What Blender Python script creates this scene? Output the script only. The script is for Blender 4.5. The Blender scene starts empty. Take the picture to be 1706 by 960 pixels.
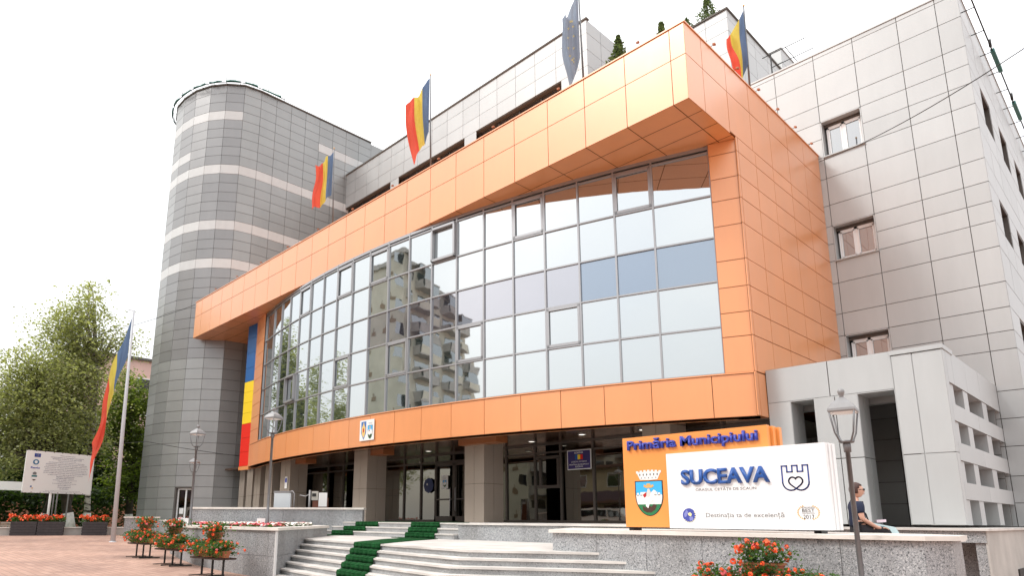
import bpy, bmesh, math, random
from math import sin, cos, pi, radians, sqrt
from mathutils import Vector, Matrix
random.seed(7)
sc = bpy.context.scene
C = sc.collection
# ------------------------------------------------------------------ camera
cam_d = bpy.data.cameras.new('camera'); cam = bpy.data.objects.new('camera', cam_d); C.objects.link(cam)
F, CX, CY, YAW, PIT, ROL = 1106.784, 766.542, 638.267, -0.8195797, 0.204281, 0.005716
fw = Vector((sin(YAW)*cos(PIT), cos(YAW)*cos(PIT), sin(PIT)))
rt = Vector((cos(YAW), -sin(YAW), 0)); up = rt.cross(fw)
r2 = cos(ROL)*rt + sin(ROL)*up; u2 = -sin(ROL)*rt + cos(ROL)*up
m = Matrix((r2, u2, -fw)).transposed().to_4x4(); m.translation = Vector((0, 0, 1.6))
cam.matrix_world = m
cam_d.sensor_width = 36; cam_d.lens = 36*F/1706
cam_d.shift_x = (853-CX)/1706; cam_d.shift_y = -(480-CY)/1706
cam_d.clip_start = 0.1; cam_d.clip_end = 4000
sc.camera = cam
# ------------------------------------------------------------------ light
SUN_EL, SUN_AZ = radians(47), radians(212)          # azimuth clockwise from +Y
w = bpy.data.worlds.new('World'); sc.world = w; w.use_nodes = True
nt = w.node_tree; bg = nt.nodes['Background']
sky = nt.nodes.new('ShaderNodeTexSky'); sky.sky_type = 'NISHITA'; sky.sun_disc = False
sky.sun_elevation = SUN_EL; sky.sun_rotation = SUN_AZ; sky.air_density = 1.2; sky.dust_density = 4; sky.ozone_density = 1
hsv = nt.nodes.new('ShaderNodeMix'); hsv.data_type = 'RGBA'      # bright thin overcast laid over the blue sky
geo = nt.nodes.new('ShaderNodeNewGeometry')
cn = nt.nodes.new('ShaderNodeTexNoise'); cn.inputs['Scale'].default_value = 2.2; cn.inputs['Detail'].default_value = 6
cr = nt.nodes.new('ShaderNodeValToRGB'); cr.color_ramp.elements[0].position = .40; cr.color_ramp.elements[0].color = (.72,)*3+(1,)
cr.color_ramp.elements[1].position = .62; cr.color_ramp.elements[1].color = (1, 1, 1, 1)
tc = nt.nodes.new('ShaderNodeTexCoord')
nt.links.new(tc.outputs['Generated'], cn.inputs['Vector'])
nt.links.new(cn.outputs['Fac'], cr.inputs['Fac']); nt.links.new(cr.outputs['Color'], hsv.inputs[0])
nt.links.new(sky.outputs['Color'], hsv.inputs[6]); 
sx_ = nt.nodes.new('ShaderNodeSeparateXYZ'); nt.links.new(tc.outputs['Generated'], sx_.inputs[0])
mr_ = nt.nodes.new('ShaderNodeMapRange'); mr_.inputs['From Min'].default_value = 0; mr_.inputs['From Max'].default_value = 1
mr_.inputs['To Min'].default_value = 5.0; mr_.inputs['To Max'].default_value = 12.5      # overcast: about 2.4 times brighter overhead
nt.links.new(sx_.outputs[2], mr_.inputs['Value'])
cb = nt.nodes.new('ShaderNodeCombineColor'); [nt.links.new(mr_.outputs[0], cb.inputs[i]) for i in range(3)]
nt.links.new(cb.outputs[0], hsv.inputs[7])
nt.links.new(hsv.outputs[2], bg.inputs['Color']); bg.inputs['Strength'].default_value = 0.15
sd = bpy.data.lights.new('sun', 'SUN'); sd.energy = 1.25; sd.angle = radians(14); sd.color = (1, .98, .95)
sun = bpy.data.objects.new('sun', sd); C.objects.link(sun)
sv = Vector((sin(SUN_AZ)*cos(SUN_EL), cos(SUN_AZ)*cos(SUN_EL), sin(SUN_EL)))
sun.rotation_euler = sv.to_track_quat('Z', 'Y').to_euler()
sc.view_settings.view_transform = 'Standard'; sc.view_settings.look = 'None'
sc.view_settings.exposure = 0.54; sc.view_settings.gamma = 1
sc.cycles.max_bounces = 6; sc.cycles.use_denoising = True
# ------------------------------------------------------------------ materials
def nd(t, k, **a):
    n = t.nodes.new(k)
    for q, v in a.items():
        if hasattr(n, q): setattr(n, q, v)
    return n
def mat(name, col, rough=.6, metal=0, var=0, vs=3, bump=0, bs=40, spec=.5, emit=None, sheet=False):
    M = bpy.data.materials.new(name); M.use_nodes = True; t = M.node_tree
    b = t.nodes['Principled BSDF']
    b.inputs['Base Color'].default_value = (*col, 1); b.inputs['Roughness'].default_value = rough
    b.inputs['Metallic'].default_value = metal; b.inputs['Specular IOR Level'].default_value = spec
    if emit: b.inputs['Emission Color'].default_value = (*emit[:3], 1); b.inputs['Emission Strength'].default_value = emit[3]
    g = nd(t, 'ShaderNodeNewGeometry')
    if var:
        n = nd(t, 'ShaderNodeTexNoise'); n.inputs['Scale'].default_value = vs; n.inputs['Detail'].default_value = 6
        t.links.new(g.outputs['Position'], n.inputs['Vector'])
        r = nd(t, 'ShaderNodeValToRGB')
        r.color_ramp.elements[0].position = .3; r.color_ramp.elements[1].position = .7
        r.color_ramp.elements[0].color = (*[c*(1-var) for c in col], 1); r.color_ramp.elements[1].color = (*[min(1, c*(1+var)) for c in col], 1)
        t.links.new(n.outputs['Fac'], r.inputs['Fac']); t.links.new(r.outputs['Color'], b.inputs['Base Color'])
    if bump:
        n = nd(t, 'ShaderNodeTexNoise'); n.inputs['Scale'].default_value = bs; n.inputs['Detail'].default_value = 4
        t.links.new(g.outputs['Position'], n.inputs['Vector'])
        bp = nd(t, 'ShaderNodeBump'); bp.inputs['Strength'].default_value = bump; bp.inputs['Distance'].default_value = .02
        t.links.new(n.outputs['Fac'], bp.inputs['Height']); t.links.new(bp.outputs['Normal'], b.inputs['Normal'])
    return M
def speckle(name, base, dark, light, scale=60, rough=.55, streak=True):
    M = mat(name, base, rough); t = M.node_tree; b = t.nodes['Principled BSDF']
    g = nd(t, 'ShaderNodeNewGeometry'); n = nd(t, 'ShaderNodeTexNoise'); n.inputs['Scale'].default_value = scale; n.inputs['Detail'].default_value = 3
    n.inputs['Distortion'].default_value = 1.2
    t.links.new(g.outputs['Position'], n.inputs['Vector'])
    r = nd(t, 'ShaderNodeValToRGB'); e = r.color_ramp.elements
    e[0].position = .36; e[0].color = (*dark, 1); e[1].position = .66; e[1].color = (*light, 1)
    k = e.new(.46); k.color = (*base, 1); k = e.new(.56); k.color = (*base, 1)
    t.links.new(n.outputs['Fac'], r.inputs['Fac'])
    n2 = nd(t, 'ShaderNodeTexNoise'); n2.inputs['Scale'].default_value = 1.3; n2.inputs['Detail'].default_value = 5
    mp = nd(t, 'ShaderNodeMapping'); mp.inputs['Scale'].default_value = (1, 1, .35)
    t.links.new(g.outputs['Position'], mp.inputs['Vector']); t.links.new(mp.outputs['Vector'], n2.inputs['Vector'])
    r2_ = nd(t, 'ShaderNodeValToRGB'); r2_.color_ramp.elements[0].color = (.72, .7, .68, 1); r2_.color_ramp.elements[0].position = .35
    r2_.color_ramp.elements[1].position = .6; r2_.color_ramp.elements[1].color = (1, 1, 1, 1)
    t.links.new(n2.outputs['Fac'], r2_.inputs['Fac'])
    mx = nd(t, 'ShaderNodeMix', data_type='RGBA', blend_type='MULTIPLY'); mx.inputs[0].default_value = .8
    t.links.new(r.outputs['Color'], mx.inputs[6]); t.links.new(r2_.outputs['Color'], mx.inputs[7]); t.links.new(mx.outputs[2], b.inputs['Base Color'])
    return M
def mirror(name, tint, dark, fac, rough=.02, trans=0):
    M = bpy.data.materials.new(name); M.use_nodes = True; t = M.node_tree; t.nodes.clear()
    o = nd(t, 'ShaderNodeOutputMaterial'); g = nd(t, 'ShaderNodeBsdfGlossy'); g.inputs['Color'].default_value = (*tint, 1); g.inputs['Roughness'].default_value = rough
    if trans:
        d = nd(t, 'ShaderNodeBsdfTransparent'); d.inputs['Color'].default_value = (*dark, 1)
    else:
        d = nd(t, 'ShaderNodeBsdfDiffuse'); d.inputs['Color'].default_value = (*dark, 1)
    lw = nd(t, 'ShaderNodeLayerWeight'); lw.inputs['Blend'].default_value = .35
    mr = nd(t, 'ShaderNodeMapRange'); mr.inputs['To Min'].default_value = fac; mr.inputs['To Max'].default_value = 1
    t.links.new(lw.outputs['Fresnel'], mr.inputs['Value'])
    n = nd(t, 'ShaderNodeTexNoise'); n.inputs['Scale'].default_value = .9; gg = nd(t, 'ShaderNodeNewGeometry')
    t.links.new(gg.outputs['Position'], n.inputs['Vector'])
    bp = nd(t, 'ShaderNodeBump'); bp.inputs['Strength'].default_value = .13; bp.inputs['Distance'].default_value = .02
    t.links.new(n.outputs['Fac'], bp.inputs['Height']); t.links.new(bp.outputs['Normal'], g.inputs['Normal'])
    mx = nd(t, 'ShaderNodeMixShader'); t.links.new(mr.outputs[0], mx.inputs[0]); t.links.new(d.outputs[0], mx.inputs[1]); t.links.new(g.outputs[0], mx.inputs[2])
    t.links.new(mx.outputs[0], o.inputs['Surface'])
    return M
def clad(M, amt=.05, streak=.10):
    t = M.node_tree; b = t.nodes['Principled BSDF']; g = nd(t, 'ShaderNodeNewGeometry')
    src = b.inputs['Base Color'].links[0].from_socket
    r = nd(t, 'ShaderNodeMapRange'); r.inputs['To Min'].default_value = 1-amt; r.inputs['To Max'].default_value = 1+amt
    t.links.new(g.outputs['Random Per Island'], r.inputs['Value'])
    mp = nd(t, 'ShaderNodeMapping'); mp.inputs['Scale'].default_value = (2.2, 2.2, .35); n = nd(t, 'ShaderNodeTexNoise'); n.inputs['Scale'].default_value = 1; n.inputs['Detail'].default_value = 7; n.inputs['Roughness'].default_value = .65
    t.links.new(g.outputs['Position'], mp.inputs['Vector']); t.links.new(mp.outputs['Vector'], n.inputs['Vector'])
    q = nd(t, 'ShaderNodeMapRange'); q.inputs['From Min'].default_value = .33; q.inputs['From Max'].default_value = .6; q.inputs['To Min'].default_value = 1-streak; q.inputs['To Max'].default_value = 1
    t.links.new(n.outputs['Fac'], q.inputs['Value'])
    m_ = nd(t, 'ShaderNodeMath', operation='MULTIPLY'); t.links.new(r.outputs[0], m_.inputs[0]); t.links.new(q.outputs[0], m_.inputs[1])
    v = nd(t, 'ShaderNodeVectorMath', operation='SCALE'); t.links.new(src, v.inputs[0]); t.links.new(m_.outputs[0], v.inputs['Scale'])
    t.links.new(v.outputs[0], b.inputs['Base Color'])
    rr = nd(t, 'ShaderNodeMapRange'); rr.inputs['To Min'].default_value = b.inputs['Roughness'].default_value-.05; rr.inputs['To Max'].default_value = b.inputs['Roughness'].default_value+.07
    t.links.new(n.outputs['Fac'], rr.inputs['Value']); t.links.new(rr.outputs[0], b.inputs['Roughness'])
    nb = nd(t, 'ShaderNodeTexNoise'); nb.inputs['Scale'].default_value = .8; t.links.new(g.outputs['Position'], nb.inputs['Vector'])
    bp = nd(t, 'ShaderNodeBump'); bp.inputs['Strength'].default_value = .25; bp.inputs['Distance'].default_value = .02; t.links.new(nb.outputs['Fac'], bp.inputs['Height']); t.links.new(bp.outputs['Normal'], b.inputs['Normal'])
ORA = mat('orange_cladding', (.75, .285, .092), .40, .12, .03, .5, spec=.8)
for _M in (ORA,):
    _b = _M.node_tree.nodes['Principled BSDF']; _b.inputs['Coat Weight'].default_value = .75; _b.inputs['Coat IOR'].default_value = 1.62; _b.inputs['Coat Roughness'].default_value = .28
ORJ = mat('orange_joint', (.20, .06, .015), .8)
GRY = mat('warm_grey_cladding', (.43, .442, .442), .42, .12, .035, .4, spec=.8)
GRJ = mat('grey_joint', (.12, .11, .10), .8)
TWR = mat('tower_cladding', (.298, .303, .300), .36, .35, .05, .5, spec=.8)
TWD = mat('tower_dark_cladding', (.25, .25, .252), .34, .4, .04, .5, spec=.7)
WHP = mat('white_cladding', (.57, .575, .57), .4, 0, .02)
for _M in (ORA, GRY, TWR, TWD, WHP): clad(_M, .045 if _M is not ORA else .03, .045)
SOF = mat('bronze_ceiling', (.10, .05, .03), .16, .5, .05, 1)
BRZ = mat('column_cladding', (.33, .28, .235), .38, .3, .03, 1)
BRD = mat('column_joint', (.07, .06, .05), .8)
ALU = mat('aluminium_profile', (.36, .36, .37), .35, .6)
DKF = mat('dark_bronze_profile', (.10, .085, .075), .4, .4)
WPV = mat('white_plastic_frame', (.80, .80, .80), .35)
GLA = mirror('facade_glass', (.88, .92, .94), (.035, .05, .048), .56)
GLB = mirror('spandrel_glass', (.52, .60, .70), (.04, .06, .09), .50)
GLP = mirror('pale_spandrel_glass', (.74, .75, .80), (.05, .05, .06), .52)
GLC = mirror('entrance_glass', (.9, .88, .8), (.12, .115, .105), .15, trans=1)
GLW = mirror('window_glass', (.9, .93, .95), (.03, .03, .035), .35)
GRA = speckle('grey_granite', (.325, .335, .345), (.08, .085, .09), (.56, .56, .56), 44)
GRL = speckle('light_granite', (.36, .365, .37), (.17, .175, .18), (.52, .52, .52), 60)
COP = mat('cream_stone_coping', (.70, .655, .60), .5, 0, .10, 2.5, .15, 30)
TRD = mat('cream_stone_tread', (.56, .53, .495), .55, 0, .18, 1.6, .15, 30)
STJ = mat('stone_joint', (.30, .29, .27), .9)
CON = mat('concrete', (.42, .40, .37), .85, 0, .15, 1.2, .3, 20)
CRP = mat('green_carpet', (.010, .062, .018), .98, 0, .25, 5, .2, 120, spec=.1)
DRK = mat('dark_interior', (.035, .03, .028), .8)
INF = mat('interior_floor', (.12, .11, .10), .3)
LMP = mat('lamp_metal', (.17, .17, .175), .45, .5, .1, 8)
LMT = mat('lamp_shade_metal', (.24, .235, .235), .45, .2, .08, 8)
WHT = mat('white_paint', (.80, .80, .79), .45)
SGW = mat('sign_white', (.82, .82, .82), .3)
SGO = mat('sign_orange', (.80, .30, .075), .35)
BLU = mat('letter_blue', (.016, .085, .33), .35)
BLV = mat('letter_blue_violet', (.03, .05, .36), .35)
NVY = mat('logo_navy', (.014, .045, .24), .4)
TXG = mat('text_grey', (.17, .17, .17), .5)
TXB = mat('text_black', (.02, .02, .02), .5)
GLD = mat('gold', (.65, .38, .12), .5)
SKB = mat('shield_sky', (.04, .40, .75), .5)
SHW = mat('shield_white', (.74, .74, .72), .5)
SHG = mat('shield_green', (.015, .17, .06), .5)
SHD = mat('shield_brown', (.06, .025, .015), .5)
SHR = mat('shield_red', (.45, .015, .015), .5)
def cloth(n, c):
    M = mat(n, c, .85, 0, .06, 6); b = M.node_tree.nodes['Principled BSDF']
    t = M.node_tree; o = [x for x in t.nodes if x.type == 'OUTPUT_MATERIAL'][0]
    tr = nd(t, 'ShaderNodeBsdfTranslucent'); tr.inputs['Color'].default_value = (*c, 1)
    mx = nd(t, 'ShaderNodeMixShader'); mx.inputs[0].default_value = .5
    t.links.new(b.outputs[0], mx.inputs[1]); t.links.new(tr.outputs[0], mx.inputs[2]); t.links.new(mx.outputs[0], o.inputs['Surface'])
    return M
FB = cloth('flag_blue', (.13, .21, .36)); FY = cloth('flag_yellow', (.72, .60, .12)); FR = cloth('flag_red', (.74, .12, .075)); FE = cloth('flag_eu_blue', (.30, .37, .46))
PB = mat('panel_blue', (.008, .10, .33), .38, .1); PY = mat('panel_yellow', (.85, .60, .02), .38, .1); PR = mat('panel_red', (.72, .022, .012), .38, .1)
TER = mat('terracotta', (.36, .13, .06), .7, 0, .15, 10)
BWD = mat('dark_wood', (.045, .022, .015), .7, 0, .2, 12)
BLK = mat('black_metal', (.02, .02, .02), .5, .3)
FLR = mat('geranium_red', (.85, .10, .02), .6, 0, .3, 60); FLP = mat('geranium_pink', (.80, .16, .18), .6); FLW = mat('petal_white', (.8, .74, .68), .6)
def leafmat(n, c, v=.35):
    M = mat(n, c, .6, 0, v, .9); t = M.node_tree; b = t.nodes['Principled BSDF']; o = [x for x in t.nodes if x.type == 'OUTPUT_MATERIAL'][0]
    tr = nd(t, 'ShaderNodeBsdfTranslucent'); tr.inputs['Color'].default_value = (c[0]*1.6, c[1]*1.7, c[2]*.8, 1)
    mx = nd(t, 'ShaderNodeMixShader'); mx.inputs[0].default_value = .5
    t.links.new(b.outputs[0], mx.inputs[1]); t.links.new(tr.outputs[0], mx.inputs[2]); t.links.new(mx.outputs[0], o.inputs['Surface'])
    return M
LFB = leafmat('birch_leaves', (.27, .28, .15), .22); LFD = leafmat('dark_leaves', (.045, .075, .02)); LFM = leafmat('lime_leaves', (.13, .17, .035))
LFG = leafmat('geranium_leaves', (.055, .12, .03)); LFC = leafmat('conifer_needles', (.08, .105, .06))
def birchbark():
    M = mat('birch_bark', (.62, .58, .52), .8); t = M.node_tree; b = t.nodes['Principled BSDF']
    g = nd(t, 'ShaderNodeNewGeometry'); mp = nd(t, 'ShaderNodeMapping'); mp.inputs['Scale'].default_value = (1.5, 1.5, 5)
    n = nd(t, 'ShaderNodeTexNoise'); n.inputs['Scale'].default_value = 1.6; n.inputs['Detail'].default_value = 5
    t.links.new(g.outputs['Position'], mp.inputs['Vector']); t.links.new(mp.outputs['Vector'], n.inputs['Vector'])
    r = nd(t, 'ShaderNodeValToRGB'); r.color_ramp.elements[0].position = .44; r.color_ramp.elements[0].color = (.05, .04, .035, 1)
    r.color_ramp.elements[1].position = .52; r.color_ramp.elements[1].color = (.62, .58, .52, 1)
    t.links.new(n.outputs['Fac'], r.inputs['Fac']); t.links.new(r.outputs['Color'], b.inputs['Base Color'])
    return M
BIR = birchbark(); BRK = mat('dark_bark', (.07, .055, .045), .9, 0, .3, 5, .6, 30); LIM = mat('lime_wash', (.80, .78, .74), .9, 0, .15, 6)
SKIN = mat('skin', (.58, .33, .24), .5); HAIR = mat('dark_red_hair', (.05, .018, .012), .5); NAV = mat('navy_cloth', (.012, .018, .045), .9); JEAN = mat('black_cloth', (.02, .02, .025), .9)
PAP = mat('pale_blue_paper', (.50, .64, .66), .7); PNK = mat('pale_pink_paper', (.75, .62, .68), .7)
GRS = mat('lawn_green', (.06, .11, .025), .95, 0, .35, 1.5, .8, 60)
ASP = mat('asphalt', (.06, .06, .06), .9, 0, .2, 2, .3, 60)
BRN = mat('planter_board', (.045, .038, .04), .7, 0, .2, 8)
PKB = mat('pink_render', (.70, .47, .42), .9, 0, .05, 1)
BEI = mat('beige_render', (.60, .57, .47), .9, 0, .12, .5)
def pavers():
    M = mat('red_pavers', (.5, .3, .22), .8); t = M.node_tree; b = t.nodes['Principled BSDF']
    g = nd(t, 'ShaderNodeNewGeometry'); br = nd(t, 'ShaderNodeTexBrick'); br.inputs['Scale'].default_value = 2.6
    br.inputs['Color1'].default_value = (.50, .31, .235, 1); br.inputs['Color2'].default_value = (.40, .235, .175, 1); br.inputs['Mortar'].default_value = (.20, .14, .11, 1)
    br.inputs['Mortar Size'].default_value = .022; br.inputs['Brick Width'].default_value = 1; br.inputs['Row Height'].default_value = .5
    n = nd(t, 'ShaderNodeTexNoise'); n.inputs['Scale'].default_value = .5; n.inputs['Detail'].default_value = 8
    r = nd(t, 'ShaderNodeValToRGB'); r.color_ramp.elements[0].position = .3; r.color_ramp.elements[0].color = (.7, .7, .72, 1); r.color_ramp.elements[1].position = .65
    mx = nd(t, 'ShaderNodeMix', data_type='RGBA', blend_type='MULTIPLY'); mx.inputs[0].default_value = 1
    t.links.new(g.outputs['Position'], br.inputs['Vector']); t.links.new(g.outputs['Position'], n.inputs['Vector']); t.links.new(n.outputs['Fac'], r.inputs['Fac'])
    t.links.new(br.outputs['Color'], mx.inputs[6]); t.links.new(r.outputs['Color'], mx.inputs[7]); t.links.new(mx.outputs[2], b.inputs['Base Color'])
    return M
PAV = pavers()
# ------------------------------------------------------------------ builders
V3 = Vector
Z = V3((0, 0, 1))
class MB:
    def __init__(s, *mats): s.v = []; s.f = []; s.m = []; s.mats = list(mats); s.sm = []
    def mi(s, m):
        if m is None: return 0
        if m not in s.mats: s.mats.append(m)
        return s.mats.index(m)
    def face(s, pts, m=None, smooth=False):
        i = len(s.v); s.v += [V3(p) for p in pts]; s.f.append(tuple(range(i, i+len(pts)))); s.m.append(s.mi(m)); s.sm.append(smooth)
    def box(s, a, b, m=None):
        x0, y0, z0 = a; x1, y1, z1 = b
        s.obox((x0, y0, z0), (x1-x0, 0, 0), (0, y1-y0, 0), (0, 0, z1-z0), m)
    def obox(s, o, u, v, w, m=None):
        o, u, v, w = map(V3, (o, u, v, w)); i = len(s.v)
        if u.cross(v).dot(w) < 0: u, v = v, u
        s.v += [o, o+u, o+u+v, o+v, o+w, o+u+w, o+u+v+w, o+v+w]
        k = s.mi(m)
        for q in ((3, 2, 1, 0), (4, 5, 6, 7), (0, 1, 5, 4), (1, 2, 6, 5), (2, 3, 7, 6), (3, 0, 4, 7)):
            s.f.append(tuple(i+j for j in q)); s.m.append(k); s.sm.append(False)
    def prism(s, poly, z0, z1, m=None, mtop=None, bottom=True):
        P = [tuple(p) for p in poly]
        A = sum(P[i][0]*P[(i+1) % len(P)][1]-P[(i+1) % len(P)][0]*P[i][1] for i in range(len(P)))
        if A < 0: P = P[::-1]
        n = len(P); s.face([(x, y, z1) for x, y in P], mtop or m)
        if bottom: s.face([(x, y, z0) for x, y in P][::-1], m)
        for i in range(n):
            a, b = P[i], P[(i+1) % n]; s.face([(a[0], a[1], z0), (b[0], b[1], z0), (b[0], b[1], z1), (a[0], a[1], z1)], m)
    def xz(s, poly, y0, y1, m=None):        # polygon in the x/z plane, thickness y0 (front) .. y1
        P = list(poly); A = sum(P[i][0]*P[(i+1) % len(P)][1]-P[(i+1) % len(P)][0]*P[i][1] for i in range(len(P)))
        if A < 0: P = P[::-1]
        s.face([(x, y0, z) for x, z in P], m); s.face([(x, y1, z) for x, z in P][::-1], m)
        for i in range(len(P)):
            a, b = P[i], P[(i+1) % len(P)]; s.face([(a[0], y1, a[1]), (b[0], y1, b[1]), (b[0], y0, b[1]), (a[0], y0, a[1])], m)
    def tube(s, pts, r, m=None, n=8, cap=True, smooth=True):
        pts = [V3(p) for p in pts]; rs = r if isinstance(r, (list, tuple)) else [r]*len(pts); i0 = len(s.v); k = s.mi(m)
        for i, p in enumerate(pts):
            d = (pts[min(i+1, len(pts)-1)]-pts[max(i-1, 0)]).normalized()
            a = d.orthogonal().normalized() if i == 0 else (a - d*a.dot(d)).normalized()
            b = d.cross(a)
            for j in range(n): s.v.append(p+(a*cos(2*pi*j/n)+b*sin(2*pi*j/n))*rs[i])
        for i in range(len(pts)-1):
            for j in range(n):
                q = i0+i*n; s.f.append((q+j, q+(j+1) % n, q+n+(j+1) % n, q+n+j)); s.m.append(k); s.sm.append(smooth)
        if cap:
            s.f.append(tuple(i0+j for j in range(n))[::-1]); s.m.append(k); s.sm.append(False)
            q = i0+(len(pts)-1)*n; s.f.append(tuple(q+j for j in range(n))); s.m.append(k); s.sm.append(False)
    def lathe(s, prof, c=(0, 0), n=16, m=None, phase=0, smooth=True):
        i0 = len(s.v); k = s.mi(m)
        for r, z in prof:
            for j in range(n):
                a = 2*pi*(j+phase)/n; s.v.append(V3((c[0]+r*cos(a), c[1]+r*sin(a), z)))
        for i in range(len(prof)-1):
            for j in range(n):
                q = i0+i*n; s.f.append((q+j, q+(j+1) % n, q+n+(j+1) % n, q+n+j)); s.m.append(k); s.sm.append(smooth)
    def build(s, name, parent=None, origin=None):
        o_ = V3(origin) if origin is not None else (V3(parent.location) if parent is not None and parent.get('_w') else V3((0, 0, 0)))
        me = bpy.data.meshes.new(name); me.from_pydata([tuple(p-o_) for p in s.v], [], s.f)
        for x in s.mats: me.materials.append(x)
        me.polygons.foreach_set('material_index', s.m); me.polygons.foreach_set('use_smooth', s.sm); me.update()
        o = bpy.data.objects.new(name, me); C.objects.link(o)
        if parent is not None: o.parent = parent
        if origin is not None: o.location = o_
        if parent is not None and parent.get('_w'): o['_wl'] = 1
        return o
def tag(o, label=None, cat=None, group=None, kind=None):
    for k, v in (('label', label), ('category', cat), ('group', group), ('kind', kind)):
        if v: o[k] = v
    return o
def thing(name, label, cat, loc=(0, 0, 0), group=None, world=True):
    o = bpy.data.objects.new(name, None); C.objects.link(o); o.location = loc; o.empty_display_size = .3
    if world: o['_w'] = 1
    return tag(o, label, cat, group)
class SUBO:                                    # child of a child: carries the world origin of its thing
    pass
def sub(mb, name, part, root):                 # sub-part whose vertices are in world space
    o = mb.build(name, None, None)
    me = o.data; off = V3(root.location)
    me.transform(Matrix.Translation(-off)); o.parent = part
    return o
def dup(root, loc, rz=0, label=None):
    r = root.copy(); C.objects.link(r); r.location = loc; r.rotation_euler = (0, 0, rz)
    if label: r['label'] = label
    for ch in list(root.children):
        c = ch.copy(); C.objects.link(c); c.parent = r
        for g in ch.children:
            d = g.copy(); C.objects.link(d); d.parent = c
    return r
def gz(x):                                      # the square rises gently towards the tower
    return 0.0 if x > -4.6 else min(.69, .0192*(-x-4.6))
def panels(mb, O, U, N, us, vs, m, mj, gap=.022, d=.03, skip=None, matf=None, tilt=.0015, jz=None):
    O, U, N = V3(O), V3(U).normalized(), V3(N).normalized(); W = Z if jz is None else V3(jz)
    for i in range(len(us)-1):
        for j in range(len(vs)-1):
            if skip and skip(i, j): continue
            u0, u1, v0, v1 = us[i], us[i+1], vs[j], vs[j+1]; g = gap/2
            B = lambda u, v, n: O+U*u+W*v+N*n
            q = [B(u0, v0, -d-.004), B(u1, v0, -d-.004), B(u1, v1, -d-.004), B(u0, v1, -d-.004)]
            flip = U.cross(W).dot(N) < 0
            mb.face(q[::-1] if flip else q, mj)
            mm = matf(i, j) if matf else m
            t = [random.uniform(-tilt, tilt) for _ in range(3)]; t.append(t[0]+t[2]-t[1])
            f = [B(u0+g, v0+g, t[0]), B(u1-g, v0+g, t[1]), B(u1-g, v1-g, t[2]), B(u0+g, v1-g, t[3])]
            k = [B(u0+g, v0+g, -d), B(u1-g, v0+g, -d), B(u1-g, v1-g, -d), B(u0+g, v1-g, -d)]
            fs = [f]+[[k[a], k[(a+1) % 4], f[(a+1) % 4], f[a]] for a in range(4)]
            for x in fs: mb.face(x[::-1] if flip else x, mm)
def text(s, x0, x1, z0, z1, y, m, name, parent=None, root=None, ext=.004, bold=0, shear=0, N='-y', sub_=False):
    cu = bpy.data.curves.new(name, 'FONT'); cu.body = s; cu.size = 1; cu.extrude = 0; cu.offset = bold; cu.shear = shear; cu.resolution_u = 3; cu.align_x = 'CENTER'
    o = bpy.data.objects.new(name, cu); C.objects.link(o); bpy.context.view_layer.update()
    me = bpy.data.meshes.new_from_object(o.evaluated_get(bpy.context.evaluated_depsgraph_get())); bpy.data.objects.remove(o)
    xs = [v.co.x for v in me.vertices]; ys = [v.co.y for v in me.vertices]
    bm = bmesh.new(); bm.from_mesh(me); bmesh.ops.remove_doubles(bm, verts=bm.verts, dist=1e-4)
    sx = (x1-x0)/(max(xs)-min(xs)); sz = (z1-z0)/(max(ys)-min(ys)); mx, my = min(xs), min(ys)
    for v in bm.verts: v.co = V3((x0+(v.co.x-mx)*sx, y, z0+(v.co.y-my)*sz))
    if ext > 0:
        r = bmesh.ops.extrude_face_region(bm, geom=bm.faces[:])
        bmesh.ops.translate(bm, verts=[e for e in r['geom'] if isinstance(e, bmesh.types.BMVert)], vec=(0, -ext, 0))
        bmesh.ops.recalc_face_normals(bm, faces=bm.faces)
    bm.to_mesh(me); bm.free(); me.materials.clear(); me.materials.append(m)
    for p in me.polygons: p.material_index = 0
    o = bpy.data.objects.new(name, me); C.objects.link(o)
    if root is not None: me.transform(Matrix.Translation(-V3(root.location)))
    if parent is not None: o.parent = parent
    return o
def frange(a, b, st):
    r = [a]
    while r[-1]+st < b-1e-3: r.append(r[-1]+st)
    return r+[b]
# ------------------------------------------------------------------ ground
def sheet(name, x0, x1, y0, y1, dz, m, label=None, kind='structure'):
    g = MB(m); xs = sorted({x0, x1} | {x for x in (-40.5, -4.6) if x0 < x < x1})
    for a, b in zip(xs, xs[1:]): g.face([(a, y0, gz(a)+dz), (b, y0, gz(b)+dz), (b, y1, gz(b)+dz), (a, y1, gz(a)+dz)])
    return tag(g.build(name), label, None, None, kind)
sheet('ground', -900, 900, -900, 900, 0, PAV)
sheet('road', -900, 900, -30, -14, .004, ASP)
sheet('lawn', -160, -43.2, -12.9, 42, .004, GRS)
# ------------------------------------------------------------------ town hall
TH = thing('town_hall', 'large town hall with round grey panelled tower, orange canopy and curved glass front', 'building', (-25, 22, .3))
ACX, ACY, AR = -23.973, 59.204, 43.786
def arc(t, r=AR): return V3((ACX+r*sin(t), ACY-r*cos(t), 0))
def arcn(t): return V3((sin(t), -cos(t), 0))
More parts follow.
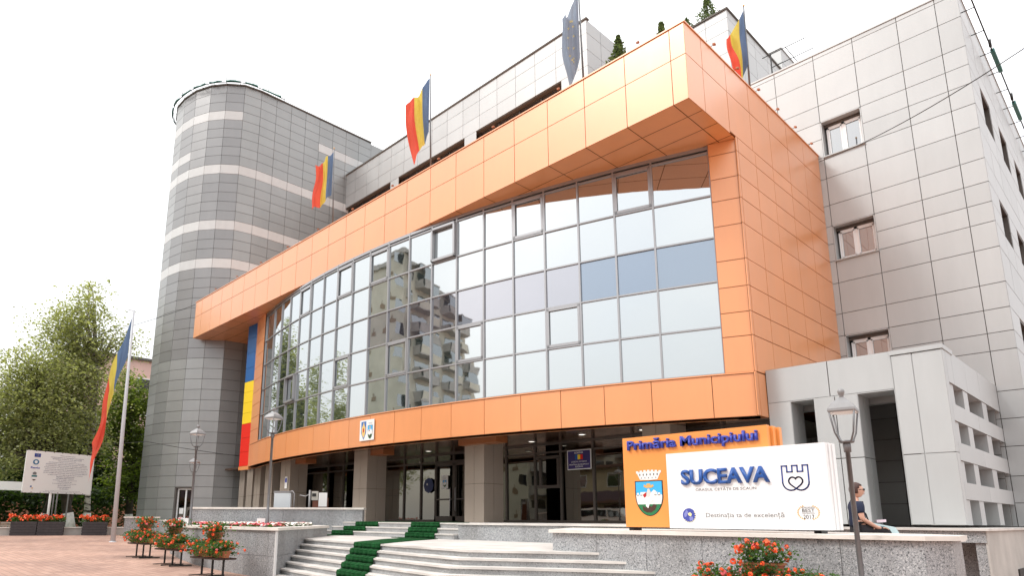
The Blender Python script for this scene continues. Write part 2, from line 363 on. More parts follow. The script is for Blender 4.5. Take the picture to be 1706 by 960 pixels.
# --- round tower
TP = [(-43, 33), (-51.2, 33), (-51.2, 20.5), (-51.1, 19.0), (-50.4, 17.3), (-49.6, 16.2), (-48.78, 15.42), (-47.1, 14.89), (-45.64, 14.89), (-44.2, 15.14), (-42.9, 15.69), (-41.94, 16.43), (-41.2, 17.42), (-41.0, 18.6)]
zr = [.69]+[31.15-.69*k for k in range(43, -1, -1)]+[31.76]
NR = len(zr)-1
tw = MB(TWR, GRJ)
def wall_uv(a, b):
    a, b = V3((*a, 0)), V3((*b, 0)); U = (b-a); return a, U, U.length, V3((U.y, -U.x, 0)).normalized()
def tower_mat(fi, flat=False):
    def f(i, j):
        k = NR-1-j                      # 0 is the parapet row
        kk = k-1                        # row index below the parapet
        if flat:
            if kk == 2 and i >= 3: return WHP
            if kk in (8, 14, 18): return WHP
            return TWR
        if kk in (8, 14, 18): return WHP
        if kk == 2 and fi >= 7 - 2: return WHP
        if kk == 6 and fi <= 8: return WHP
        if 8 <= fi and kk < 26: return TWD
        return TWR
    return f
DOORF = 10                                # facet index with the tower door (-45.64..-44.2)
for fi in range(1, len(TP)-1):
    a, U, L, N = wall_uv(TP[fi], TP[fi+1])
    us = frange(0, L, 1.5) if L > 3 else [0, L]
    sk = (lambda i, j: j < 4) if fi == DOORF else None
    # facet -42.9.. -41.0 carries the darker panels between the white bands
    def mf(i, j, fi=fi):
        kk = NR-2-j
        if kk in (8, 14, 18): return WHP
        if kk == 2 and fi >= 6 and fi != 13 and fi < 12: return WHP
        if kk == 6 and fi <= 8: return WHP
        if 8 <= fi <= 11 and kk <= 27: return TWD
        return TWR
    panels(tw, a, U, N, us, zr, TWR, GRJ, .024, skip=sk, matf=mf)
a, U, L, N = wall_uv((-41.0, 18.6), (-41.0, 28.2))
def mf2(i, j):
    kk = NR-2-j
    return WHP if kk in (8, 14, 18) or (kk == 2 and i >= 4) else TWR
panels(tw, a, U, N, frange(0, L, 1.2), zr, TWR, GRJ, .024, matf=mf2)
tw.box((-51, 28.23, .7), (-41.04, 33, 31.7), TWR)
tw.prism([(-46+(x+46)*.985, 21+(y-21)*.985) for x, y in TP[1:]]+[(-41.08, 28.1)], 31.4, 31.7, GRJ)
o = tw.build('round_tower', TH); o['label'] = 'round ended grey panelled tower with white stripes'
# rim on top of the tower
rm = MB(GRJ)
rim = [V3((x, y, 31.78)) for x, y in TP[2:]]+[V3((-41, 28.2, 31.78))]
for a, b in zip(rim, rim[1:]):
    d = (b-a).normalized(); n = V3((d.y, -d.x, 0)); rm.obox(a+n*.06, b-a, -n*.25, (0, 0, .10), GRJ)
rm.build('roof_edge', TH)
LED = mat('teal_light_strip', (.03, .16, .14), .4)
cpts = [V3((x, y, 31.86)) for x, y in TP[2:]]+[V3((-41, 20.3, 31.86))]
def smooth_pts(P, k=4):
    out = []
    for i in range(len(P)-1):
        p0, p1, p2, p3 = P[max(i-1, 0)], P[i], P[i+1], P[min(i+2, len(P)-1)]
        for q in range(k):
            t = q/k; out.append(.5*((2*p1)+(p2-p0)*t+(2*p0-5*p1+4*p2-p3)*t*t+(3*p1-p0-3*p2+p3)*t**3))
    return out+[P[-1]]
cen = V3((-46, 20.5, 0))
sp = smooth_pts(cpts)
ring = thing('roof_sign_frame', 'thin curved metal frame with teal strips around the round tower top', 'sign frame', (-46, 20, 31.7))
f = MB(BLK); f.tube([p+(V3((p.x, p.y, 0))-cen).normalized()*.24 for p in sp], .035, BLK, 5)
f.tube([p+(V3((p.x, p.y, 0))-cen).normalized()*.24+V3((0, 0, .35)) for p in sp], .010, BLK, 4)
for i, p in enumerate(sp):
    n = (V3((p.x, p.y, 0))-cen).normalized()
    if i % 3 == 0: f.tube([p-n*.1-Z*.1, p+n*.24], .018, BLK, 4); f.tube([p+n*.24, p+n*.24+Z*random.choice((.2, .35, .5))], .022, BLK, 4)
f.build('rail', ring)
f = MB(LED)
for i in range(0, len(sp)-3, 4):
    q = [p+(V3((p.x, p.y, 0))-cen).normalized()*.28+Z*random.uniform(-.02, .08) for p in sp[i:i+4]]
    f.tube(q, .06, LED, 6)
f.build('light_strip', ring)
# tower door
a, U, L, N = wall_uv(TP[DOORF], TP[DOORF+1]); Un = U.normalized(); zt = zr[4]
d = MB(WPV, DKF)
bx = lambda mb, u0, u1, z0, z1, n0, n1, m: mb.obox(a+Un*u0+N*n0+Z*z0, Un*(u1-u0), N*(n1-n0), Z*(z1-z0), m)
bx(d, 0.0, .07, .69, zt, -.5, -.03, GRJ); bx(d, L-.07, L, .69, zt, -.5, -.03, GRJ); bx(d, 0, L, zt-.06, zt, -.5, -.03, GRJ)
for u in (.06, .60, L-.15): bx(d, u, u+.09, .72, zt-.08, -.34, -.26, WPV)
bx(d, .08, L-.08, zt-.17, zt-.08, -.35, -.27, WPV); bx(d, .08, L-.08, .69, .85, -.35, -.27, WPV)
dd = d.build('side_door', TH); dd['label'] = 'white glazed door at the foot of the round tower'
g = MB(GLC); bx(g, .1, L-.1, .8, zt-.1, -.315, -.305, GLC); sub(g, 'pane', dd, TH)
g = MB(DRK); bx(g, .0, L, .69, zt, -1.2, -.9, mat('door_room', (.22, .13, .10), .8)); g.build('door_lining', TH)
g = MB(WHT)
for u, z0, z1 in ((.25, 1.9, 2.25), (.25, 1.3, 1.7), (.95, .95, 1.5)): bx(g, u, u+.28, z0, z1, -.30, -.295, WHT)
sub(g, 'notice', dd, TH)
# --- upper storey (grey, behind the canopy)
up_ = MB(GRY, GRJ)
us = [0]+[x+41-35.22 for x in [-3*1.5, -1.5*2, -1.5, 0]]+[41-35.22+1.5*k for k in range(1, 12)]+[22.9]
vs = [15.46, 16.9, 18.3, 19.7, 21.1, 22.5, 23.9, 25.25, 26.2, 27.23, 28.04]
wins = [(-41, -35.25), (-34.29, -27.57), (-26.5, -19.87)]
panels(up_, (-41, 26, 0), (1, 0, 0), (0, -1, 0), us, vs[-4:], GRY, GRJ)
cut = [0, 5.75, 6.71, 13.43, 14.5, 21.13, 22.9]
panels(up_, (-41, 26, 0), (1, 0, 0), (0, -1, 0), cut, [15.46, 23.4, 25.25], GRY, GRJ, skip=lambda i, j: j == 1 and i in (0, 2, 4))
panels(up_, (-18.1, 26, 0), (0, 1, 0), (1, 0, 0), frange(0, 22, 1.3), vs, GRY, GRJ)
up_.box((-41, 26.9, 15.46), (-18.14, 48, 27.98), GRJ); up_.box((-41, 26.04, 25.2), (-18.14, 27, 27.98), GRJ)
up_.box((-41, 25.94, 28.04), (-18.04, 26.2, 28.14), GRJ)
up_.build('upper_storey', TH)
for i, (x0, x1) in enumerate(wins):
    k = MB(DKF); k.box((x0, 26.02, 23.42), (x1, 26.06, 23.5)); k.box((x0, 26.3, 25.15), (x1, 26.4, 25.22), DKF)
    n = int((x1-x0)/1.5)
    for q in range(n+1): xx = x0+(x1-x0)*q/n; k.box((xx-.04, 26.28, 23.45), (xx+.04, 26.38, 25.2))
    ko = k.build('strip_window', TH); g = MB(GLW); g.box((x0, 26.33, 23.45), (x1, 26.35, 25.2)); sub(g, 'pane', ko, TH)
# --- rear block and small roof house
rb = MB(GRY, GRJ)
vr = [15.4, 17, 18.4, 19.8, 21.1, 22.5, 23.9, 25.2, 26.5, 27.8, 28.6, 29.1]
panels(rb, (-24, 32, 0), (1, 0, 0), (0, -1, 0), [0, .9, 2.65, 4.4, 6.15, 7.9, 9.65, 10.9], vr, GRY, GRJ)
panels(rb, (-13.1, 32, 0), (0, 1, 0), (1, 0, 0), frange(0, 26, 1.75), vr, GRY, GRJ)
rb.box((-24, 32.04, 15.4), (-13.14, 57.9, 29.04), GRJ); rb.box((-24.1, 31.93, 29.1), (-13.03, 58, 29.2), GRJ)
panels(rb, (-15.2, 40, 0), (1, 0, 0), (0, -1, 0), [0, 1.0, 2.0], [29.2, 30.1, 31.1], GRY, GRJ)
panels(rb, (-13.2, 40, 0), (0, 1, 0), (1, 0, 0), [0, 1.4, 2.8], [29.2, 30.1, 31.1], GRY, GRJ)
rb.box((-15.2, 40.04, 29.2), (-13.24, 42.8, 31.05), GRJ); rb.box((-15.25, 39.95, 31.1), (-13.15, 42.85, 31.17), GRY)
rb.build('rear_block', TH)
# --- side wing
wg = MB(GRY, GRJ)
xs = [-10, -8.95, -7.45, -6.05, -4.59, -3.42, -2.76]
vz = [1.5, 2.2, 3.0, 3.9, 4.75, 5.61, 6.9, 7.48, 8.24, 9.07, 10.25, 11.12, 11.8, 12.5, 13.34, 14.44, 15.34, 16.11, 16.82, 17.53, 18.68, 19.57, 19.75]
us = [x+10 for x in xs]
hol = {(2, 6), (2, 7), (2, 11), (2, 12), (2, 16), (2, 17)}
panels(wg, (-10, 26, 0), (1, 0, 0), (0, -1, 0), us, vz, GRY, GRJ, skip=lambda i, j: (i, j) in hol)
ys = frange(0, 34, 1.75)
sw = {(1, 16), (1, 17), (3, 16), (3, 17), (5, 16), (5, 17), (7, 16), (7, 17), (1, 11), (1, 12), (3, 11), (3, 12), (5, 11), (5, 12), (1, 6), (1, 7), (3, 6), (3, 7)}
panels(wg, (-2.76, 26, 0), (0, 1, 0), (1, 0, 0), ys, vz, GRY, GRJ, skip=lambda i, j: (i, j) in sw)
wg.box((-10, 26.45, 1.4), (-3.2, 60, 19.7), GRJ); wg.box((-10, 26.02, 19.2), (-2.8, 60, 19.72), GRJ)
wg.box((-10, 25.97, 19.75), (-2.73, 60, 19.81), GRY)
wg.box((-10.0, 26.04, 1.4), (-2.8, 26.06, 6.8), GRJ)
wg.build('side_wing', TH)
def window(x0, x1, z0, z1, tilt=False):
    k = MB(WPV); y = 26.30; rv = 26.45
    k.box((x0, 26.0, z1-.03), (x1, rv, z1), GRY); k.box((x0, 26.0, z0), (x1, rv, z0+.03), GRY)
    k.box((x0, 26.0, z0), (x0+.03, rv, z1), GRY); k.box((x1-.03, 26.0, z0), (x1, rv, z1), GRY)
    k.box((x0+.03, y-.02, z1-.16), (x1-.03, y+.1, z1-.03), DKF)
    a, b = x0+.10, x1-.06; mid = a+(b-a)*.47
    for p, q in ((a, a+.07), (mid-.05, mid+.05), (b-.07, b)): k.box((p, y, z0+.05), (q, y+.06, z1-.16), WPV)
    k.box((a, y, z0+.03), (b, y+.06, z0+.12), WPV); k.box((a, y, z1-.24), (b, y+.06, z1-.16), WPV)
    k.box((x0-.02, 25.93, z0-.04), (x1+.02, 26.2, z0+.0), GRY)
    ko = k.build('window', TH); g = MB(GLW); g.box((a, y+.03, z0+.1), (b, y+.04, z1-.2)); sub(g, 'pane', ko, TH)
    g = MB(WPV)
    for s_ in ((a+.07, mid-.05), (mid+.05, b-.07)):
        g.box((s_[0], y-.015, z0+.12), (s_[0]+.045, y+.02, z1-.24)); g.box((s_[1]-.045, y-.015, z0+.12), (s_[1], y+.02, z1-.24))
        g.box((s_[0], y-.015, z0+.12), (s_[1], y+.02, z0+.165)); g.box((s_[0], y-.015, z1-.285), (s_[1], y+.02, z1-.24))
    sub(g, 'sash', ko, TH)
for z0, z1 in ((15.34, 16.82), (11.12, 12.5), (6.9, 8.24)): window(-7.45, -6.05, z0, z1)
for (i, j) in sorted(sw):
    if j in (16, 11, 6):
        k = MB(DKF); y0, y1 = 26+ys[i], 26+ys[i+1]; z0, z1 = vz[j], vz[j+2]
        k.box((-2.95, y0, z0), (-2.78, y0+.05, z1)); k.box((-2.95, y1-.05, z0), (-2.78, y1, z1)); k.box((-2.95, y0, z1-.06), (-2.78, y1, z1)); k.box((-2.95, y0, z0), (-2.78, y1, z0+.06)); k.box((-2.95, (y0+y1)/2-.04, z0), (-2.86, (y0+y1)/2+.04, z1))
        ko = k.build('window', TH); g = MB(GLW); g.box((-2.93, y0, z0), (-2.91, y1, z1)); sub(g, 'pane', ko, TH)
# --- canopy with its side wall
cp = MB(ORA, ORJ)
cx = [-42.15]+[-8.11-1.5*k for k in range(22, -1, -1)]+[-7.65]
panels(cp, (0, 15.7, 0), (1, 0, 0), (0, -1, 0), cx, [13.04, 14.45, 15.46], ORA, ORJ)
cy_ = [15.7, 16.67, 18.18, 19.75, 21.27, 22.8, 24.35, 26.0]
panels(cp, (-7.65, 0, 0), (0, 1, 0), (1, 0, 0), cy_[:3]+[18.41], [13.04, 14.45, 15.46], ORA, ORJ, skip=lambda i, j: i == 2)
cyt = [18.18, 18.66]+cy_[3:]
panels(cp, (-7.65, 0, 0), (0, 1, 0), (1, 0, 0), [18.18, 19.75]+cy_[4:], [13.11, 14.45, 15.46], ORA, ORJ)
zs = [4.9, 5.77, 6.84, 7.56, 8.34, 9.17, 10.28, 11.10, 11.82, 12.62, 13.11]
panels(cp, (-7.65, 0, 0), (0, 1, 0), (1, 0, 0), [18.52, 18.66, 19.9]+cy_[4:], zs[1:], ORA, ORJ)
panels(cp, (-42.15, 0, 0), (0, 1, 0), (-1, 0, 0), [15.7, 17.2], [13.04, 14.45, 15.46], ORA, ORJ)
# soffit
N_ = (0, 0, -1)
sx = cx; sy = [15.7, 16.5, 17.4, 18.3, 19.2]
for i in range(len(sx)-1):
    for j in range(len(sy)-1):
        a, b, c0, c1 = sx[i], sx[i+1], sy[j], sy[j+1]; g = .012
        cp.face([(a, c0, 13.07), (a, c1, 13.07), (b, c1, 13.07), (b, c0, 13.07)], ORJ)
        cp.face([(a+g, c0+g, 13.04), (a+g, c1-g, 13.04), (b-g, c1-g, 13.04), (b-g, c0+g, 13.04)], ORA)
cp.box((-42.1, 15.74, 13.08), (-7.7, 26, 15.40), ORJ); cp.box((-42.17, 15.67, 15.46), (-7.62, 26, 15.50), ORA)
cp.box((-9.5, 19.2, 5.0), (-7.70, 26, 13.08), ORJ)
o = cp.build('canopy', TH); o['label'] = 'deep orange panelled canopy with side wall'
# --- fascia band along the arc
bd = MB(ORA, ORJ)
T0 = math.asin((-7.65-ACX)/AR); dT = 1.46/AR
tt = [T0]
while arc(tt[-1]).x > -35.5: tt.append(tt[-1]-dT)
tt[-1] = math.asin((-35.9-ACX)/AR); tt[1] = tt[0]-1.2/AR
for a_, b_ in zip(tt[1:], tt[:-1]):
    A, B = arc(a_), arc(b_); U = B-A; panels(bd, A, U, V3((U.y, -U.x, 0)), [0, U.length], [4.5, 5.73], ORA, ORJ, .02)
    n = V3((U.y, -U.x, 0)).normalized()
    bd.obox(A+n*.03+Z*5.735, U, -n*.5, Z*.035, ORA); bd.obox(A-n*.035+Z*4.5, U, -n*.45, Z*1.235, ORJ)
    bd.face([A+Z*4.5, A-n*.6+Z*4.5, B-n*.6+Z*4.5, B+Z*4.5], ORA)
panels(bd, (-7.645, 18.43, 0), (0, 1, 0), (1, 0, 0), [.02, .22, .72], [4.5, 5.75], ORA, ORJ)
bd.box((-8.4, 18.7, 4.5), (-7.69, 19.14, 5.7), ORJ)
o = bd.build('fascia_band', TH)
# --- piers either side of the glass
pr = MB(ORA, ORJ)
G0 = math.asin((-8.42-ACX)/AR); A, B = arc(G0), V3((-7.65, arc(T0).y, 0)); U = B-A
panels(pr, A, U, V3((U.y, -U.x, 0)), [0, U.length], zs[1:-1]+[13.04], ORA, ORJ)
pr.obox(A-V3((0, .0, 0))+Z*5.76, (0, 1.0, 0), (.7, 0, 0), Z*7.28, ORA) if False else None
pr.face([A+Z*5.76, A+Z*13.04, A+V3((0, .4, 0))+Z*13.04, A+V3((0, .4, 0))+Z*5.76], ORA)
pr.box((-8.38, 18.75, 5.78), (-7.72, 19.3, 13.04), ORJ)
pr.build('corner_pier', TH)
pl = MB(ORA, ORJ); GL = math.asin((-33.9-ACX)/AR); GE = math.asin((-35.88-ACX)/AR)
A, B = arc(GE), arc(GL); U = B-A
panels(pl, A, U, V3((U.y, -U.x, 0)), [0, U.length], frange(5.77, 13.04, .73), ORA, ORJ)
pl.box((-35.8, 17.3, 5.78), (-34, 18, 13.04), ORJ)
pl.build('inner_pier', TH)
# --- tricolour wall
tr_ = MB(PB, GRJ)
rows = [4.58, 5.4, 6.22, 7.05, 7.68, 8.3, 8.93, 9.56, 10.4, 11.3, 12.2, 13.04]
tm = lambda i, j: PR if j < 3 else (PY if j < 7 else PB)
panels(tr_, (-37.1, 17.1, 0), (1, 0, 0), (0, -1, 0), [0, 1.22], rows, PB, GRJ, .016, matf=tm)
tr_.box((-37.1, 17.14, 4.5), (-35.86, 19.5, 13.04), ORJ); tr_.box((-37.12, 17.08, 4.36), (-35.84, 17.2, 4.57), ORA)
panels(tr_, (-37.1, 19.5, 0), (0, -1, 0), (-1, 0, 0), [0, 1.2, 2.36], rows, TWD, GRJ, .016)
o = tr_.build('tricolour_panel', TH); o['label'] = 'vertical blue, yellow and red cladding strip'
# --- curtain wall: 20 bays by 5 rows
cw = MB(ALU)
gb = [G0, G0-1.76/AR]
while len(gb) < 20: gb.append(gb[-1]-1.25/AR)
gb.append(GL)
RI = AR-.10
gzs = [5.79, 7.2, 8.61, 10.0, 11.38, 12.83]
for t in gb:
    P = arc(t, RI); n = arcn(t); u = V3((cos(t), sin(t), 0)); cw.obox(P-u*.028+n*.03+Z*5.77, u*.056, -n*.14, Z*7.27)
for z in gzs+[12.98]:
    h = .05 if z < 12.9 else .12
    for a_, b_ in zip(gb[1:], gb[:-1]):
        A, B = arc(a_, RI), arc(b_, RI); n = V3(((B-A).y, -(B-A).x, 0)).normalized(); cw.obox(A+n*.022+Z*(z-h/2), B-A, -n*.12, Z*h)
cwo = cw.build('curtain_wall', TH)
bk = MB(DRK)
for a_, b_ in zip(gb[1:], gb[:-1]):
    A, B = arc(a_, AR-.8), arc(b_, AR-.8); bk.face([A+Z*5.7, B+Z*5.7, B+Z*13.1, A+Z*13.1])
bk.build('inner_wall', TH)
sash = {(0, 1), (0, 4), (0, 7), (0, 10), (0, 12), (0, 15), (3, 3), (3, 6), (3, 9), (3, 12), (3, 16)}
for c in range(20):
    A, B = arc(gb[c+1], RI-.03), arc(gb[c], RI-.03); n = V3(((B-A).y, -(B-A).x, 0)).normalized(); U = (B-A).normalized(); L = (B-A).length
    for rr in range(5):
        z1, z0 = gzs[5-rr], gzs[4-rr]
        g = MB((GLB if c < 3 else GLP) if rr == 2 and c < 11 else GLA)
        e = [random.uniform(-.0045, .0045) for _ in range(4)]
        g.face([A+Z*z0+n*e[0], B+Z*z0+n*e[1], B+Z*z1+n*e[2], A+Z*z1+n*(e[0]+e[2]-e[1])])
        go = sub(g, 'glass_pane', cwo, TH)
        if (rr, c) in sash:
            k = MB(ALU); q = .10; op = .10 if (rr, c) in ((0, 7), (3, 16)) else 0
            for (u0, u1, a0, a1) in ((.03, .11, z0+.03, z1-.03), (L-.11, L-.03, z0+.03, z1-.03), (.03, L-.03, z0+.03, z0+.12), (.03, L-.03, z1-.12, z1-.03)):
                k.obox(A+U*u0+n*.02+Z*a0, U*(u1-u0), n*(.05+op), Z*(a1-a0))
            sub(k, 'vent_sash', cwo, TH)
# --- ground floor: ceiling, columns, glazing
FL = 1.52
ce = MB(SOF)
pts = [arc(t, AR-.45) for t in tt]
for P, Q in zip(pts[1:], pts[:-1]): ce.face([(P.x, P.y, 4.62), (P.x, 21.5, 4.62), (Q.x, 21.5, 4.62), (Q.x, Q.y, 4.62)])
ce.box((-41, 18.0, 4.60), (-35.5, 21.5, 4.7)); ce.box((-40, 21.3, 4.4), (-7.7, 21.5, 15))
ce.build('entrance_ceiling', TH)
BMO = mat('beam_shaded_orange', (.26, .09, .03), .4)  # orange darkened in the colour for the shade under the ceiling
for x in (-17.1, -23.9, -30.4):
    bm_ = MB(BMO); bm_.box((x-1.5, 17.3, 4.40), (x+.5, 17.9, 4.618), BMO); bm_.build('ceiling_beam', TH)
cols = [(-17.55, 17.63, 1.05), (-24.35, 17.16, 1.05), (-30.95, 17.04, 1.0), (-33.7, 17.5, .85), (-35.7, 17.8, .75), (-37.5, 18.2, .75), (-39.3, 18.55, .7), (-10.6, 18.9, 1.0)]
for x, y, w_ in cols:
    k = MB(BRZ, BRD)
    panels(k, (x-w_, y, 0), (1, 0, 0), (0, -1, 0), [0, w_/2, w_], [FL, 2.95, 4.66], BRZ, BRD, .014, .02)
    panels(k, (x, y, 0), (0, 1, 0), (1, 0, 0), [0, w_/2, w_], [FL, 2.95, 4.66], BRZ, BRD, .014, .02)
    panels(k, (x-w_, y+w_, 0), (0, -1, 0), (-1, 0, 0), [0, w_/2, w_], [FL, 2.95, 4.66], BRZ, BRD, .014, .02)
    k.build('column', TH)
gl = MB(DKF); GY = 20.6; S_ = GY/19.6
mx_ = [-41, -37.6, -34.4, -31.4, -29.9, -28.2, -26.4, -24.76, -23.53, -22.49, -21.34, -19.9, -18.22, -16.72, -15.48, -14.02, -12.4, -10.8, -9.2, -7.7]
for x in mx_: gl.box((x*S_-.045, GY-.06, FL), (x*S_+.045, GY+.06, 4.62))
for z, h in ((FL, .10), (4.22, .07), (4.55, .07)): gl.box((-43, GY-.05, z), (-7.7, GY+.05, z+h))
gl.box((-17.5, GY-.06, 2.85), (-16.3, GY+.06, 2.97)); gl.box((-17.5, GY-.06, 4.0), (-16.3, GY+.06, 4.12)); gl.box((-17.35, GY-.06, 2.97), (-17.25, GY+.06, 4.05)); gl.box((-16.45, GY-.06, 2.97), (-16.35, GY+.06, 4.05))
glo = gl.build('entrance_glazing', TH)
for i in range(len(mx_)-1):
    x0, x1 = mx_[i]*S_, mx_[i+1]*S_
    g = MB(GLC); e = random.uniform(-.004, .004); g.face([(x0, GY+e, FL), (x1, GY-e, FL), (x1, GY-e, 4.6), (x0, GY+e, 4.6)]); sub(g, 'glass_pane', glo, TH)
# double door
x0, x1 = -22.49*S_, -19.95*S_
for j, (a_, b_) in enumerate(((x0, (x0+x1)/2), ((x0+x1)/2, x1))):
    k = MB(DKF)
    for p, q, z0, z1 in ((a_, a_+.1, FL, 4.15), (b_-.1, b_, FL, 4.15), (a_, b_, 4.05, 4.2), (a_, b_, FL+.02, FL+.26), (a_, b_, 2.5, 2.56)): k.box((p, GY-.12, z0), (q, GY-.03, z1))
    ko = k.build('entrance_door', TH)
    h = MB(ALU); hx = b_-.17 if j == 0 else a_+.17; h.tube([(hx, GY-.16, 2.0), (hx, GY-.2, 2.05), (hx, GY-.2, 3.0), (hx, GY-.16, 3.05)], .018, ALU, 6); sub(h, 'handle', ko, TH)
# lobby interior
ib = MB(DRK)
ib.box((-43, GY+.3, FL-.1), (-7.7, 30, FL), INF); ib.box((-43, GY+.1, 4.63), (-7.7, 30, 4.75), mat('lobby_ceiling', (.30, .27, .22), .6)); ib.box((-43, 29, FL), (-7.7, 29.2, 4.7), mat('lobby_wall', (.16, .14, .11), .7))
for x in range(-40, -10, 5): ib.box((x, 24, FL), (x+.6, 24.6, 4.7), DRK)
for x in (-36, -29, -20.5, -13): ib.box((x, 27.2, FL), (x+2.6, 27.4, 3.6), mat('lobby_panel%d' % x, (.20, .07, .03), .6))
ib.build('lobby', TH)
LIT = mat('lit_lamp', (.9, .9, .9), .5, emit=(1, .93, .8, 1.3))
for x, y in ((-14.2, 19.2), (-16.9, 19.6), (-19.4, 18.9), (-22.6, 19.2), (-27.2, 18.6), (-32, 18.9), (-12, 19.6)):
    k = MB(LIT, ALU); k.lathe([(.0, 4.605), (.12, 4.605)], (x, y), 14, LIT); k.lathe([(.12, 4.60), (.15, 4.595), (.15, 4.62)], (x, y), 14, ALU); k.build('downlight', TH)
for x in (-16.3, -21.6, -26.2):
    k = MB(LIT); k.box((x, 23, 4.60), (x+1.2, 23.3, 4.625)); k.build('ceiling_light', TH)
# --- entrance floor and plinth
fl = MB(GRA, TRD)
fl.prism([(-14.2, 13.22), (-7.0, 13.22), (-7.0, 18.2), (-7.6, 21), (-43, 22), (-43, 14.6), (-27, 14.6), (-21.6, 14.5), (-14.2, 13.95)], .2, 1.47, GRA)
fl.prism([(-14.25, 13.17), (-6.95, 13.17), (-6.95, 18.2), (-7.6, 21), (-43, 22), (-43, 14.6), (-27, 14.55), (-21.6, 14.45), (-14.25, 13.93)], 1.475, 1.52, TRD)
tag(fl.build('entrance_terrace'), 'raised granite entrance floor with cream stone paving under the canopy', None, None, 'structure')
# ------------------------------------------------------------------ portico on the right
PX, PY_ = -3.42, 19.14
po = MB(GRY, GRJ)
panels(po, (0, PY_, 0), (1, 0, 0), (0, -1, 0), [-7.64, -6.0, -4.5], [4.9, 5.88], GRY, GRJ)
panels(po, (0, PY_-.03, 0), (1, 0, 0), (0, -1, 0), [-4.5, -4.05, PX], [1.55, 3.24, 5.74], GRY, GRJ)
po.box((-4.52, PY_-.06, 5.75), (PX+.02, PY_+1, 5.86), GRY)
for x0, x1 in ((-7.64, -7.02), (-6.43, -5.35)):
    vs_ = [1.55, 3.24, 4.9]
    panels(po, (0, PY_, 0), (1, 0, 0), (0, -1, 0), [x0, x1] if x1 < -7 else [x0, -5.9, x1], vs_, GRY, GRJ)
    panels(po, (x1, PY_, 0), (0, 1, 0), (1, 0, 0), [0, .45, .9], vs_, GRY, GRJ)
    po.box((x0+.03, PY_+.04, 1.55), (x1-.04, PY_+.9, 4.9), GRY)
po.box((-7.64, PY_+.04, 4.92), (-4.5, PY_+.9, 5.84), GRY); po.box((-7.64, PY_+.0, 4.88), (-4.52, PY_+.9, 4.9), GRY)
po.box((-4.52, PY_+.01, 1.55), (PX-.04, PY_+.85, 5.74), GRY)
po.box((-7.64, PY_+.9, 5.6), (PX-.04, 25.96, 5.8), GRY)
for y in (20.3, 21.7, 23.1, 24.5): po.box((-7.6, y, 1.6+.172*y-.34), (PX-.9, y+.25, 1.6+.172*y-.14), GRY)
po.box((PX-.95, 20.2, 1.55), (PX-.88, 25.95, 5.6), DRK)  # added dark inner wall, blocks light behind the lattice openings
# side lattice
ya = [19.11, 19.42, 20.95, 21.5, 23.35, 24.0, 25.66, 26.0]
po_side = [(1.55, 2.14), (2.55, 3.06), (3.5, 4.02), (4.45, 4.96)]
vs_ = [1.55, 2.14, 2.55, 3.06, 3.5, 4.02, 4.45, 4.96, 5.8]
for j in range(8):
    solid = j in (1, 3, 5, 7)
    if solid: panels(po, (PX, 0, 0), (0, 1, 0), (1, 0, 0), [19.42, 20.0 if j == 7 else 22.4, 21.5 if j == 7 else 26.0]+([23.2, 24.9, 26.0] if j == 7 else []), [vs_[j], vs_[j+1]], GRY, GRJ, .012); po.box((PX-.7, 19.42, vs_[j]), (PX-.035, 26, vs_[j+1]), GRY)
    else:
        for a_, b_ in ((20.95, 21.5), (23.35, 24.0)): po.box((PX-.7, a_, vs_[j]), (PX-.02, b_, vs_[j+1]), GRY)
panels(po, (PX, 0, 0), (0, 1, 0), (1, 0, 0), [19.11, 19.42], [1.55, 3.24, 5.74], GRY, GRJ, .012)
po.box((PX-.7, 19.13, 1.55), (PX-.035, 19.42, 5.7), GRY)
po.build('portico', TH)
pw = MB(TWR, GRJ)
panels(pw, (-7.6, 25.3, 0), (1, 0, 0), (0, -1, 0), [0, 1.6, 3.1, 4.15], [1.5, 2.2, 2.9, 3.6, 4.3, 5.0, 5.7], TWR, GRJ, skip=lambda i, j: (i, j) == (1, 2))
pw.box((-7.6, 25.5, 1.5), (PX-.7, 25.6, 5.7), DRK)
pw.build('porch_wall', TH)
# ------------------------------------------------------------------ right terrace
te = MB(GRA, CON)
te.prism([(-7.0, 17.5), (-2.85, 17.5), (-2.85, 60), (-7.0, 60)], 1.2, 1.44, GRA)
te.prism([(-7.0, 17.42), (-2.78, 17.42), (-2.78, 60), (-7.0, 60)], 1.442, 1.49, TRD)
te.box((-7, 18.6, 0), (-2.95, 60, 1.2), GRA); te.box((-3.05, 17.55, 0), (-2.87, 18.6, 1.2), GRA)
te.box((-2.87, 17.52, 0), (-2.83, 60, 1.44), CON)
for y in (20.5, 23, 25.5): te.box((-2.9, y, .05), (-2.80, y+.9, .55), DRK)
te.box((-7.0, 13.2, .0), (-6.98, 17.5, 1.44), GRA)
tag(te.build('side_terrace'), 'granite faced terrace below the grey portico', None, None, 'structure')
